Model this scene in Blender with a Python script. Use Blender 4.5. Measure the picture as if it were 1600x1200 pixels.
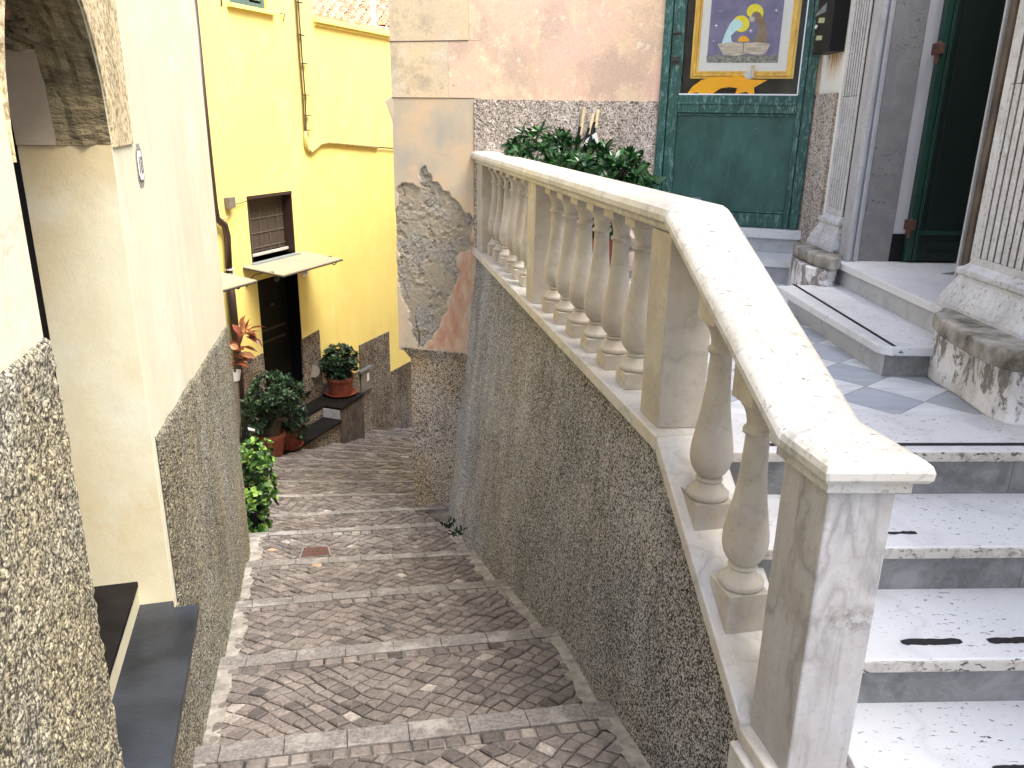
import bpy, bmesh, math, random
import numpy as np
from math import sin, cos, radians, pi, sqrt, atan2, degrees
from mathutils import Vector, Matrix
random.seed(7)
for o in list(bpy.data.objects): bpy.data.objects.remove(o)
scene = bpy.context.scene
COL = scene.collection

# ------------------------------------------------------------------ camera (eye = world origin)
FPX = 1255.0
_d = np.array([740. - 800., 4395. - 600., FPX]); _up = -_d / np.linalg.norm(_d)
_fw = np.array([0, 0, 1.]) - _up * _up[2]; _fw /= np.linalg.norm(_fw)
_rt = np.cross(_fw, _up)
if _rt[0] < 0: _rt = -_rt
CM = np.array([_rt, _fw, _up])
cd = bpy.data.cameras.new('camera'); cam = bpy.data.objects.new('camera', cd); COL.objects.link(cam)
mw = Matrix.Identity(4)
for r in range(3):
    mw[r][0] = CM[r][0]; mw[r][1] = -CM[r][1]; mw[r][2] = -CM[r][2]
cam.matrix_world = mw
cd.sensor_fit = 'HORIZONTAL'; cd.sensor_width = 36.0; cd.lens = FPX / 1600 * 36
cd.clip_start = 0.02; cd.clip_end = 500
scene.camera = cam

# ------------------------------------------------------------------ daylight
SUN_EL, SUN_AZ = 62.0, 128.0        # azimuth clockwise from +y (view direction)
w = bpy.data.worlds.new('World'); scene.world = w; w.use_nodes = True
nt = w.node_tree; bg = nt.nodes['Background']
sky = nt.nodes.new('ShaderNodeTexSky'); sky.sky_type = 'NISHITA'; sky.sun_disc = False
sky.sun_elevation = radians(SUN_EL); sky.sun_rotation = radians(SUN_AZ)
sky.dust_density = 3.0; sky.ozone_density = 0.6; sky.air_density = 0.8
nt.links.new(sky.outputs[0], bg.inputs[0]); bg.inputs[1].default_value = 0.15
sd = bpy.data.lights.new('sun', 'SUN'); sun = bpy.data.objects.new('sun', sd); COL.objects.link(sun)
sd.energy = 1.5; sd.angle = radians(30); sd.color = (1.0, 0.96, 0.88)
_s = Vector((sin(radians(SUN_AZ)) * cos(radians(SUN_EL)), cos(radians(SUN_AZ)) * cos(radians(SUN_EL)), sin(radians(SUN_EL))))
sun.rotation_euler = (-_s).to_track_quat('-Z', 'Y').to_euler()
scene.view_settings.view_transform = 'Standard'; scene.view_settings.look = 'None'
scene.view_settings.exposure = 2.1; scene.view_settings.gamma = 1.0

# ------------------------------------------------------------------ survey helpers (image measurement -> point on a real plane)
def ray(px, py): return CM @ np.array([px - 800., py - 600., FPX])
def atz(px, py, z): r = ray(px, py); return r * (z / r[2])
def aty(px, py, y): r = ray(px, py); return r * (y / r[1])
def atx(px, py, x): r = ray(px, py); return r * (x / r[0])
def onpl(px, py, p, az):
    n = np.array([cos(radians(az)), -sin(radians(az))]); r = ray(px, py)
    return r * ((n @ np.array(p[:2])) / (n @ r[:2]))
def V(*a): return np.array(a, float)
def dirv(az): return V(sin(radians(az)), cos(radians(az)), 0)

# ------------------------------------------------------------------ materials
def newmat(name):
    m = bpy.data.materials.new(name); m.use_nodes = True
    n = m.node_tree.nodes; b = n['Principled BSDF']
    return m, m.node_tree, b
class G:
    def __init__(s, nt): s.t = nt; s.n = nt.nodes; s.l = nt.links; s.tc = None
    def coord(s, kind='Object'):
        if kind == 'Pos':
            g = s.n.new('ShaderNodeNewGeometry'); return g.outputs['Position']
        c = s.n.new('ShaderNodeTexCoord'); return c.outputs[kind]
    def map(s, v, sc=(1, 1, 1), rot=(0, 0, 0), loc=(0, 0, 0)):
        m = s.n.new('ShaderNodeMapping'); m.inputs['Scale'].default_value = sc; m.inputs['Rotation'].default_value = rot
        m.inputs['Location'].default_value = loc; s.l.new(v, m.inputs[0]); return m.outputs[0]
    def noise(s, v, scale, detail=4, rough=.55, dist=0):
        x = s.n.new('ShaderNodeTexNoise'); x.inputs['Scale'].default_value = scale; x.inputs['Detail'].default_value = detail
        x.inputs['Roughness'].default_value = rough; x.inputs['Distortion'].default_value = dist; s.l.new(v, x.inputs['Vector']); return x.outputs[0]
    def vor(s, v, scale, feat='F1', out=0):
        x = s.n.new('ShaderNodeTexVoronoi'); x.feature = feat; x.inputs['Scale'].default_value = scale; s.l.new(v, x.inputs['Vector']); return x.outputs[out]
    def ramp(s, f, stops, interp='LINEAR'):
        x = s.n.new('ShaderNodeValToRGB'); x.color_ramp.interpolation = interp
        e = x.color_ramp.elements
        while len(e) < len(stops): e.new(0.5)
        for i, (p, c) in enumerate(stops):
            e[i].position = p; e[i].color = (c, c, c, 1) if not hasattr(c, '__len__') else (*c, 1)
        s.l.new(f, x.inputs[0]); return x.outputs[0]
    def mix(s, f, a, b, mode='MIX'):
        x = s.n.new('ShaderNodeMix'); x.data_type = 'RGBA'; x.blend_type = mode
        for i, v in ((0, f), (6, a), (7, b)):
            if isinstance(v, (int, float)): x.inputs[i].default_value = v
            elif isinstance(v, tuple): x.inputs[i].default_value = (*v, 1)
            else: s.l.new(v, x.inputs[i])
        return x.outputs[2]
    def math(s, op, a, b=0.0, c=0.0):
        x = s.n.new('ShaderNodeMath'); x.operation = op
        for i, v in enumerate((a, b, c)):
            if isinstance(v, (int, float)): x.inputs[i].default_value = v
            else: s.l.new(v, x.inputs[i])
        return x.outputs[0]
    def bump(s, h, dist, strength=1.0, prev=None):
        x = s.n.new('ShaderNodeBump'); x.inputs['Strength'].default_value = strength; x.inputs['Distance'].default_value = dist
        s.l.new(h, x.inputs['Height'])
        if prev is not None: s.l.new(prev, x.inputs['Normal'])
        return x.outputs[0]
    def attr(s, name):
        x = s.n.new('ShaderNodeAttribute'); x.attribute_name = name; return x.outputs[0]
    def sep(s, v):
        x = s.n.new('ShaderNodeSeparateXYZ'); s.l.new(v, x.inputs[0]); return x.outputs

def plaster(name, c, dark, light=None, rough=.9, grain=.0012, patch=1.6, amt=.5, streak=.35, gs=130, crack=0.0, crackc=(.25, .2, .12)):
    m, t, b = newmat(name); g = G(t); v = g.coord('Pos')
    n1 = g.noise(v, patch, 6, .6, .4); f = g.ramp(n1, [(.42, 0), (.68, 1)])
    col = g.mix(g.math('MULTIPLY', f, amt), c, dark)
    if light:
        n2 = g.noise(g.map(v, loc=(5, 3, 1)), patch * 2.3, 6, .65); col = g.mix(g.math('MULTIPLY', g.ramp(n2, [(.52, 0), (.66, 1)]), .6), col, light)
    ns = g.noise(g.map(v, sc=(7, 7, .7)), 1.2, 5, .6); col = g.mix(g.math('MULTIPLY', g.ramp(ns, [(.5, 0), (.75, 1)]), streak), col, dark)
    if crack:
        wv = g.n.new('ShaderNodeVectorMath'); wv.operation = 'ADD'; g.l.new(v, wv.inputs[0]); nx = g.n.new('ShaderNodeTexNoise'); nx.inputs['Scale'].default_value = 2.5; nx.inputs['Detail'].default_value = 6; g.l.new(v, nx.inputs['Vector'])
        sc_ = g.n.new('ShaderNodeVectorMath'); sc_.operation = 'SCALE'; sc_.inputs['Scale'].default_value = .5; g.l.new(nx.outputs[1], sc_.inputs[0]); g.l.new(sc_.outputs[0], wv.inputs[1])
        ce = g.vor(wv.outputs[0], .9, 'DISTANCE_TO_EDGE'); cm = g.math('MULTIPLY', g.ramp(ce, [(.0, 1), (.0045, 0)]), g.ramp(g.noise(g.map(v, loc=(7, 7, 7)), 1.2, 3), [(.5, 0), (.56, 1)]))
        col = g.mix(g.math('MULTIPLY', cm, crack), col, crackc)
        sp = g.noise(g.map(v, loc=(2, 9, 4), sc=(1, 1, .6)), 3.2, 7, .7); col = g.mix(g.math('MULTIPLY', g.ramp(sp, [(.56, 0), (.66, 1)]), crack * .55), col, tuple(a * .80 for a in dark))
    nf = g.noise(v, 60, 5, .7); col = g.mix(.22, col, g.mix(nf, tuple(x * .6 for x in c), tuple(min(1, x * 1.25) for x in c)))
    t.links.new(col, b.inputs['Base Color']); b.inputs['Roughness'].default_value = rough
    nb = g.noise(v, gs, 4, .6); nb2 = g.noise(v, 9, 3, .5)
    t.links.new(g.bump(nb2, .006, .5, g.bump(nb, grain, .6)), b.inputs['Normal']); return m

def roughcast(name, dark, mid, light, tint=None, scale=75, bump=.008, vtint=.5, strength=1.0, sharp=1.0, foot=None):
    """spatter-dash render: small hard lumps with dark pockets between; damp patches, run-off streaks, patched areas"""
    m, t, b = newmat(name); g = G(t); v = g.coord('Pos')
    reg = g.noise(g.map(v, loc=(2, 6, 1)), 1.7, 4, .6)
    n = g.noise(v, scale, 3, .8, 1.2); vo = g.vor(g.map(v, rot=(.3, .2, .5)), scale * 1.15); n2 = g.noise(v, scale * .38, 3, .7)
    h = g.math('SUBTRACT', g.math('ADD', g.math('MULTIPLY', n, .8), g.math('MULTIPLY', n2, .25)), g.math('MULTIPLY', vo, .35))
    h = g.math('ADD', h, g.math('MULTIPLY', g.math('SUBTRACT', reg, .5), .16))
    c_ = .335; w_ = .10 / sharp
    col = g.ramp(h, [(c_ - w_, dark), (c_, mid), (c_ + w_ * .95, light)])
    if tint:
        big = g.ramp(g.noise(v, 1.3, 5, .65), [(.42, 0), (.62, 1)]); col = g.mix(g.math('MULTIPLY', big, vtint), col, g.mix(1.0, col, tint, 'MULTIPLY'))
    streak = g.ramp(g.noise(g.map(v, sc=(5, 5, .5)), 1.3, 5, .65), [(.47, 0), (.66, 1)])
    col = g.mix(g.math('MULTIPLY', streak, .5), col, g.mix(1.0, col, (.50, .49, .47), 'MULTIPLY'))
    t.links.new(col, b.inputs['Base Color']); b.inputs['Roughness'].default_value = .92
    t.links.new(g.bump(h, bump, strength), b.inputs['Normal']); return m

def marble(name, c=(.8, .78, .74), vein=(.34, .33, .34), scale=3.0, amount=.55, rough=.35, warm=None, pits=0.0, rot=.6, dirt=.25, cloud=.5, streaky=(1, 1, 1), pt=.345):
    m, t, b = newmat(name); g = G(t); v = g.map(g.map(g.coord('Pos'), sc=streaky), rot=(rot, .35, .8))
    d = g.noise(v, scale * .8, 6, .6, .8)
    vv = g.n.new('ShaderNodeVectorMath'); vv.operation = 'ADD'; g.l.new(v, vv.inputs[0])
    sc = g.n.new('ShaderNodeVectorMath'); sc.operation = 'SCALE'; sc.inputs['Scale'].default_value = .35
    nx = g.n.new('ShaderNodeTexNoise'); nx.inputs['Scale'].default_value = scale * 1.2; nx.inputs['Detail'].default_value = 5; g.l.new(v, nx.inputs['Vector'])
    g.l.new(nx.outputs[1], sc.inputs[0]); g.l.new(sc.outputs[0], vv.inputs[1])
    n = g.noise(vv.outputs[0], scale, 5, .5); r = g.math('ABSOLUTE', g.math('SUBTRACT', n, .5))
    ve = g.ramp(r, [(0, 1), (.018, .55), (.06, 0)])
    cl = g.ramp(d, [(.4, 0), (.72, 1)])
    col = g.mix(g.math('MULTIPLY', cl, cloud), c, tuple(a * .55 + b_ * .45 for a, b_ in zip(c, vein)))
    col = g.mix(g.math('MULTIPLY', ve, amount), col, vein)
    if warm: col = g.mix(g.math('MULTIPLY', g.ramp(g.noise(g.coord('Pos'), 3.1, 5, .6), [(.42, 0), (.65, 1)]), .8), col, warm)
    p = g.coord('Pos'); nf = g.noise(p, 45, 5, .7)
    col = g.mix(g.math('MULTIPLY', g.ramp(nf, [(.55, 0), (.78, 1)]), dirt), col, (.25, .22, .18))
    nrm = g.bump(g.noise(p, 150, 3, .6), .0008, .5)
    if pits:
        pv = g.noise(g.map(p, sc=(1, 2.8, 1.4)), 42, 3, .6, .5); pm = g.ramp(pv, [(pt - .035, 1), (pt, 0)])
        reg = g.ramp(g.noise(g.map(p, loc=(7, 0, 0)), 3.5, 3), [(.38, 0), (.55, 1)])
        pm = g.math('MULTIPLY', pm, g.math('ADD', g.math('MULTIPLY', reg, .85), .15))
        col = g.mix(g.math('MULTIPLY', pm, pits), col, (.09, .075, .065)); nrm = g.bump(g.math('SUBTRACT', 1.0, pm), .003, 1.0, nrm)
    t.links.new(col, b.inputs['Base Color']); t.links.new(nrm, b.inputs['Normal'])
    t.links.new(g.ramp(nf, [(.3, rough), (.7, rough + .25)]), b.inputs['Roughness']); return m

def simple(name, c, rough=.6, metal=0, var=.25, scale=20, bump=0.0, c2=None, stretch=(1, 1, 1), spec=.5, bs=None):
    m, t, b = newmat(name); g = G(t); v = g.map(g.coord('Pos'), sc=stretch)
    n = g.noise(v, scale, 5, .6)
    c2 = c2 or tuple(x * (1 - var) for x in c)
    t.links.new(g.mix(g.ramp(n, [(.35, 0), (.65, 1)]), c, c2), b.inputs['Base Color'])
    b.inputs['Roughness'].default_value = rough; b.inputs['Metallic'].default_value = metal; b.inputs['Specular IOR Level'].default_value = spec
    if bump: t.links.new(g.bump(g.noise(v, bs or scale * 3, 4, .6), bump, .8), b.inputs['Normal'])
    return m

def oldpaint(name, c, c2, wood=(.32, .30, .24), amt=.5, stretch=(1, 1, .25), rough=.45):
    """flaking oil paint on timber"""
    m, t, b = newmat(name); g = G(t); v = g.map(g.coord('Pos'), sc=stretch); p = g.coord('Pos')
    col = g.mix(g.ramp(g.noise(v, 14, 6, .7), [(.35, 0), (.65, 1)]), c, c2)
    fl = g.noise(v, 38, 6, .75, .8); fm = g.ramp(fl, [(.60, 0), (.66, 1)])
    ed = g.ramp(fl, [(.53, 0), (.585, 1), (.63, 0)])
    col = g.mix(g.math('MULTIPLY', ed, .8), col, tuple(min(1, x * 3.0 + .14) for x in c))
    col = g.mix(g.math('MULTIPLY', fm, amt), col, wood)
    t.links.new(col, b.inputs['Base Color']); b.inputs['Roughness'].default_value = rough
    t.links.new(g.bump(fl, .003, .8), b.inputs['Normal']); return m

def brushed(name):
    m, t, b = newmat(name); g = G(t); p = g.coord('Pos')
    c = g.mix(g.ramp(g.noise(g.map(p, sc=(1, 1, .6)), 4.5, 6, .65), [(.36, 0), (.64, 1)]), (.008, .05, .043), (.028, .105, .092))
    c = g.mix(g.math('MULTIPLY', g.ramp(g.noise(g.map(p, sc=(9, 9, 1.2), loc=(2, 2, 2)), 3, 6, .75), [(.55, 0), (.75, 1)]), .35), c, (.09, .20, .17))
    ch = g.noise(g.map(p, loc=(4, 1, 0)), 30, 5, .8); c = g.mix(g.ramp(ch, [(.665, 0), (.68, 1)]), c, (.012, .014, .012)); c = g.mix(g.ramp(g.noise(g.map(p, loc=(9, 1, 3)), 24, 5, .8), [(.685, 0), (.70, 1)]), c, (.34, .42, .38))
    t.links.new(c, b.inputs['Base Color']); b.inputs['Roughness'].default_value = .5
    t.links.new(g.bump(g.noise(g.map(p, sc=(1, 1, .3)), 50, 4, .7), .0015, .7), b.inputs['Normal']); return m
def leafmat(name, a, b_, c, rough=.35):
    m, t, b = newmat(name); g = G(t)
    at = g.attr('tone'); col = g.ramp(at, [(0, a), (.6, b_), (1, c)])
    t.links.new(col, b.inputs['Base Color']); b.inputs['Roughness'].default_value = rough
    b.inputs['Subsurface Weight'].default_value = 0.0
    tr = t.nodes.new('ShaderNodeBsdfTranslucent'); mx = t.nodes.new('ShaderNodeMixShader'); mx.inputs[0].default_value = .22
    t.links.new(col, tr.inputs[0]); out = t.nodes['Material Output']
    t.links.new(b.outputs[0], mx.inputs[1]); t.links.new(tr.outputs[0], mx.inputs[2]); t.links.new(mx.outputs[0], out.inputs[0]); return m

MT = {}
MT['cream'] = plaster('cream_plaster', (.72, .68, .50), (.52, .48, .35), (.78, .77, .66), amt=.45, streak=.4, patch=.9, crack=.45)
MT['beige_shaded'] = plaster('shaded_reveal_plaster', (.36, .29, .20), (.20, .14, .08), amt=.8, streak=.3, patch=2.0)  # darker copy of the reveal plaster: shade of the deep arch painted into the colour
MT['beige'] = plaster('beige_reveal_plaster', (.55, .515, .365), (.44, .33, .165), (.56, .56, .46), amt=.8, streak=.25, patch=1.3)
t_b = MT['beige'].node_tree; g = G(t_b); bs_ = t_b.nodes['Principled BSDF']; src = bs_.inputs['Base Color'].links[0].from_socket
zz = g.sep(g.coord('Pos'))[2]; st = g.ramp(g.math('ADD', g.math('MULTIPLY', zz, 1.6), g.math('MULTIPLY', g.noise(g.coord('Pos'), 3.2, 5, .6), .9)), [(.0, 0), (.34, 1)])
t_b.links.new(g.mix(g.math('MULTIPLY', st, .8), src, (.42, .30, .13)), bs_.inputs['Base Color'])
MT['coarse'] = roughcast('coarse_beige_render', (.28, .21, .11), (.58, .47, .27), (.68, .57, .35), scale=42, bump=.005, sharp=.8)
MT['rc_left'] = roughcast('grey_beige_roughcast', (.035, .031, .024), (.21, .195, .15), (.56, .53, .42), tint=(1.0, .88, .62), scale=108, bump=.011, vtint=.7)
MT['rc_wall'] = roughcast('grey_roughcast', (.018, .0175, .018), (.145, .142, .142), (.60, .59, .585), tint=(.98, .83, .68), scale=118, bump=.009, vtint=.55)
MT['rc_back'] = roughcast('pinkish_roughcast', (.13, .10, .078), (.42, .355, .30), (.72, .64, .57), scale=85, bump=.008, sharp=.85)
MT['rc_pier'] = roughcast('brown_roughcast', (.05, .042, .034), (.27, .235, .19), (.58, .51, .42), tint=(1.0, .80, .52), scale=85, bump=.009, vtint=.8)
MT['rc_dado'] = roughcast('brown_grey_roughcast_dado', (.03, .024, .02), (.17, .14, .11), (.40, .34, .27), tint=(.6, .5, .38), scale=38, bump=.012, vtint=.9)
MT['stone'] = simple('arch_brown_stone', (.27, .215, .11), .95, c2=(.10, .075, .038), scale=9, bump=.02, bs=26, stretch=(1, 1, 2.2))
MT['brick'] = simple('arch_old_brick', (.28, .10, .06), .95, c2=(.20, .12, .075), scale=10, bump=.01, stretch=(1, 1, 2))
MT['yellow'] = plaster('yellow_wall_paint', (.93, .755, .235), (.86, .60, .17), (.94, .80, .33), amt=.55, streak=.42, patch=.8, grain=.0008, crack=.4, crackc=(.45, .28, .06))
MT['yellow_trim'] = plaster('yellow_cornice', (.93, .74, .22), (.8, .6, .2), amt=.2)
MT['slate'] = simple('dark_slate', (.008, .010, .014), .34, c2=(.035, .042, .054), scale=2.6, bump=.0012, bs=70, spec=.5)
MT['slate_bk'] = simple('black_slate', (.006, .0055, .005), .7, c2=(.014, .012, .011), scale=7, bump=.001, spec=.12)
MT['marble'] = marble('white_marble', (.50, .46, .40), (.22, .195, .17), 2.6, .40, .42, warm=(.37, .315, .255), dirt=.6, cloud=.7)
MT['marble_cap'] = marble('cap_marble', (.53, .52, .50), (.17, .165, .165), 3.2, .55, .38, warm=(.46, .42, .35), dirt=1.0, cloud=.35, pits=.5, pt=.35)
MT['marble_pier'] = marble('grey_veined_marble', (.44, .43, .435), (.12, .115, .12), 3.2, .6, .4, warm=(.37, .345, .32), dirt=.7, cloud=1.0, streaky=(1.6, 1.6, .7))
MT['marble_base'] = marble('base_rail_marble', (.54, .53, .515), (.26, .25, .25), 4, .6, .4, warm=(.54, .47, .39), dirt=.5, cloud=.5)
MT['tread'] = marble('tread_marble', (.64, .65, .66), (.42, .435, .46), 2.4, .35, .3, pits=1.0, dirt=.15, cloud=.35, pt=.352)
MT['nosing'] = marble('worn_nosing_marble', (.50, .46, .41), (.25, .22, .19), 5, .5, .5, pits=1.0, dirt=1.0, pt=.42)
MT['riser'] = marble('grey_riser_marble', (.115, .115, .112), (.36, .355, .345), 7.5, .18, .4, dirt=.8, cloud=1.3)
MT['riser_lt'] = marble('pale_riser_marble', (.46, .475, .50), (.24, .25, .275), 4.0, .4, .35, dirt=.15, cloud=.5)
MT['strip'] = simple('black_antislip', (.012, .012, .013), .9, bump=.001, scale=90)
m, t, b = newmat('grey_granite_edging'); MT['granite'] = m; g = G(t); p = g.coord('Pos')
c = g.mix(g.ramp(g.noise(p, 60, 6, .85), [(.38, 0), (.60, 1)]), (.10, .09, .082), (.27, .247, .225))
c = g.mix(g.math('MULTIPLY', g.ramp(g.noise(g.map(p, loc=(3, 3, 3)), 4.5, 6, .7), [(.52, 0), (.62, 1)]), .55), c, (.44, .41, .37))
c = g.mix(g.math('MULTIPLY', g.ramp(g.noise(g.map(p, loc=(6, 3, 3)), 6.5, 6, .7), [(.56, 0), (.66, 1)]), .6), c, (.10, .085, .07))
t.links.new(c, b.inputs['Base Color']); b.inputs['Roughness'].default_value = .88; t.links.new(g.bump(g.noise(p, 75, 6, .8), .006, 1.0), b.inputs['Normal'])
MT['mortar'] = simple('joint_mortar', (.22, .20, .175), .95, c2=(.018, .016, .014), scale=6, bump=.004)
MT['cement'] = simple('pale_cement', (.36, .335, .29), .9, c2=(.17, .155, .135), scale=13, bump=.005)
MT['groundm'] = simple('bare_ground', (.16, .14, .11), .95, scale=3)
MT['pilaster'] = marble('weathered_pilaster_stone', (.56, .57, .595), (.17, .16, .165), 7, .12, .65, pits=.9, dirt=1.3, cloud=.9, pt=.37)
MT['jamb'] = marble('grey_jamb_stone', (.20, .20, .21), (.075, .075, .08), 8, .10, .65, pits=.8, dirt=.9, cloud=1.0, pt=.36)
MT['jamb_mould'] = marble('jamb_moulding_stone', (.40, .41, .44), (.14, .135, .14), 9, .12, .6, dirt=1.0, cloud=.9, streaky=(2, 2, .5))
MT['brownstone'] = simple('grimy_brown_stone', (.13, .10, .078), .8, c2=(.045, .035, .028), scale=14, bump=.003, stretch=(1, 1, .4))
MT['ledge'] = simple('mossy_ledge_stone', (.36, .345, .31), .85, c2=(.075, .062, .04), scale=9, bump=.006, bs=40)
MT['whiteplaster'] = plaster('white_wall_plaster', (.80, .78, .73), (.62, .58, .5), amt=.3, streak=.2)
MT['greyplaster'] = plaster('pale_grey_plaster', (.46, .455, .48), (.40, .39, .41), amt=.2, streak=.1, grain=.0003)
MT['greenpaint'] = oldpaint('flaking_green_paint', (.006, .05, .043), (.014, .088, .075), wood=(.30, .36, .33), amt=.75, stretch=(1.4, 1.4, .35))
MT['greenpanel'] = simple('green_door_panel', (.010, .062, .055), .42, c2=(.022, .095, .083), scale=5, bump=.001, stretch=(1, 1, .5)) if False else oldpaint('green_door_panel', (.010, .060, .053), (.024, .098, .086), wood=(.10, .17, .15), amt=.25, stretch=(.5, .5, .18)) if False else brushed('green_door_panel')
MT['churchdoor'] = simple('dark_green_church_door', (.0016, .0075, .0065), .42, c2=(.002, .011, .009), scale=6, stretch=(2, 2, .3))
MT['churchframe'] = simple('church_door_green_edge', (.004, .028, .02), .4, c2=(.008, .045, .033), scale=12, stretch=(2, 2, .3))
MT['gold'] = simple('gilt_frame', (.95, .62, .10), .35, metal=.0, c2=(.72, .40, .05), scale=30, stretch=(1, 1, .3))
MT['golddark'] = simple('gilt_groove', (.16, .07, .012), .5, metal=.2)
MT['mat'] = simple('picture_mount_card', (.82, .83, .80), .8, var=.05)
MT['night'] = simple('painted_night_sky', (.15, .15, .27), .7, c2=(.24, .22, .36), scale=9)
MT['sea'] = simple('painted_sea', (.07, .08, .05), .8, c2=(.42, .42, .40), scale=55, stretch=(1, 1, 2))
MT['boat'] = simple('painted_boat', (.72, .66, .55), .7, c2=(.42, .34, .26), scale=14, stretch=(1, 1, 5))
MT['halo'] = simple('painted_yellow', (.98, .85, .05), .7, var=.15)
MT['paleblue'] = simple('painted_pale_blue', (.62, .92, .95), .7, var=.1)
MT['brownp'] = simple('painted_brown', (.23, .15, .09), .7, c2=(.34, .25, .16))
MT['whitep'] = simple('painted_white', (.85, .85, .88), .7, var=.05)
MT['star'] = simple('orange_card', (.98, .46, .004), .7, c2=(.98, .52, .006), scale=5)
MT['woodclip'] = simple('pale_wood', (.62, .5, .30), .7)
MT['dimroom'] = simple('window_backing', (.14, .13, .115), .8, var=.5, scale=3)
MT['black'] = simple('black_metal', (.005, .005, .007), .5, spec=.3)
MT['lab'] = simple('yellowed_label', (.50, .52, .30), .6)
MT['steel'] = simple('grey_metal', (.28, .32, .36), .4, metal=.5)
MT['brownmetal'] = simple('brown_painted_metal', (.045, .025, .02), .4)
MT['rust'] = simple('rusty_iron', (.11, .04, .025), .8, c2=(.05, .025, .02), scale=50, bump=.002)
MT['iron'] = simple('dark_iron', (.03, .028, .025), .6)
MT['awning'] = simple('pale_awning_sheet', (.36, .305, .215), .7, var=.08, scale=3)
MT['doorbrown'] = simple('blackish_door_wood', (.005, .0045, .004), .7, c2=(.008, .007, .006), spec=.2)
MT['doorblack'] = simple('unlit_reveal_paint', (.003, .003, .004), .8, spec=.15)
MT['curtain'] = simple('brown_net_curtain', (.075, .055, .040), .8, c2=(.045, .032, .024), scale=16, stretch=(3, 3, .4))
MT['winframe'] = simple('white_window_bar', (.62, .6, .56), .5)
MT['grille'] = simple('dull_grille', (.12, .10, .08), .6)
MT['shutter'] = simple('grey_green_shutter', (.10, .16, .14), .5, var=.2)
MT['sill'] = simple('slate_sill', (.28, .31, .31), .5)
MT['terracotta'] = simple('terracotta', (.27, .065, .030), .8, c2=(.18, .045, .024), scale=12, bump=.001)
MT['soil'] = simple('potting_soil', (.02, .014, .01), 1)
MT['bark'] = simple('bark', (.10, .07, .045), .9, c2=(.05, .035, .022), scale=25, bump=.004)
MT['rooftile'] = simple('roof_tile', (.50, .24, .13), .85, c2=(.66, .46, .32), scale=5, bump=.003)
MT['paleWall'] = plaster('pale_far_wall', (.8, .77, .7), (.6, .57, .5))
MT['white'] = simple('white_paint', (.8, .8, .78), .5, var=.05)
MT['pipew'] = simple('yellowed_pipe', (.62, .48, .16), .5, c2=(.40, .30, .10))
MT['cable'] = simple('brown_cable', (.10, .065, .03), .6)
MT['num'] = simple('number_ink', (.03, .03, .035), .6)
MT['stone_pale'] = simple('pale_rubble', (.5, .44, .38), .9, c2=(.30, .22, .18), scale=12, bump=.01)
MT['signgrey'] = simple('meter_box_grey', (.20, .18, .15), .6, c2=(.14, .11, .09), scale=6)
MT['leaf_dk'] = leafmat('glossy_dark_leaf', (.006, .028, .008), (.018, .075, .018), (.06, .18, .05), .28)
MT['leaf_md'] = leafmat('mid_green_leaf', (.004, .016, .006), (.016, .05, .018), (.07, .15, .06), .4)
MT['leaf_br'] = leafmat('bright_green_leaf', (.012, .04, .006), (.05, .13, .018), (.22, .36, .06), .5)
MT['leaf_rd'] = leafmat('bronze_leaf', (.05, .012, .008), (.32, .08, .03), (.75, .42, .20), .35)

# glass
m, t, b = newmat('window_glass'); MT['glass'] = m
gl = t.nodes.new('ShaderNodeBsdfGlossy'); gl.inputs['Roughness'].default_value = .03
tr = t.nodes.new('ShaderNodeBsdfTransparent'); fr = t.nodes.new('ShaderNodeFresnel'); fr.inputs[0].default_value = 1.2
mx = t.nodes.new('ShaderNodeMixShader'); t.links.new(fr.outputs[0], mx.inputs[0]); t.links.new(tr.outputs[0], mx.inputs[1]); t.links.new(gl.outputs[0], mx.inputs[2])
t.links.new(mx.outputs[0], t.nodes['Material Output'].inputs[0])

# stain on the front of the pier and rain streaks on the cap edges
_t = MT['marble_pier'].node_tree; g = G(_t); _b = _t.nodes['Principled BSDF']; src = _b.inputs['Base Color'].links[0].from_socket
_c = atz(1332, 968, -1.10); dv = g.n.new('ShaderNodeVectorMath'); dv.operation = 'DISTANCE'
mpv = g.map(g.coord('Pos'), sc=(1, 1, 2.2)); g.l.new(mpv, dv.inputs[0]); _p = aty(1332, 968, 1.60); dv.inputs[1].default_value = (_p[0], _p[1], _p[2] * 2.2)
near_ = g.ramp(dv.outputs['Value'], [(.02, 1), (.11, 0)]); sm_ = g.ramp(g.noise(g.coord('Pos'), 38, 6, .75), [(.42, 0), (.60, 1)])
c = g.mix(g.math('MULTIPLY', g.math('MULTIPLY', near_, sm_), .8), src, (.07, .06, .052))
sk = g.ramp(g.noise(g.map(g.coord('Pos'), sc=(16, 16, .7)), 3, 5, .7), [(.55, 0), (.72, 1)]); c = g.mix(g.math('MULTIPLY', sk, .4), c, (.16, .15, .14))
_t.links.new(c, _b.inputs['Base Color'])
_t = MT['marble_cap'].node_tree; g = G(_t); _b = _t.nodes['Principled BSDF']; src = _b.inputs['Base Color'].links[0].from_socket
sk = g.ramp(g.noise(g.map(g.coord('Pos'), sc=(24, 24, 1.5)), 2.5, 4, .7), [(.60, 0), (.70, 1)]); gn = g.n.new('ShaderNodeNewGeometry'); side_ = g.ramp(g.sep(gn.outputs['Normal'])[2], [(.35, 1), (.85, 0)])
_t.links.new(g.mix(g.math('MULTIPLY', g.math('MULTIPLY', sk, side_), .6), src, (.10, .09, .075)), _b.inputs['Base Color'])

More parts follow.
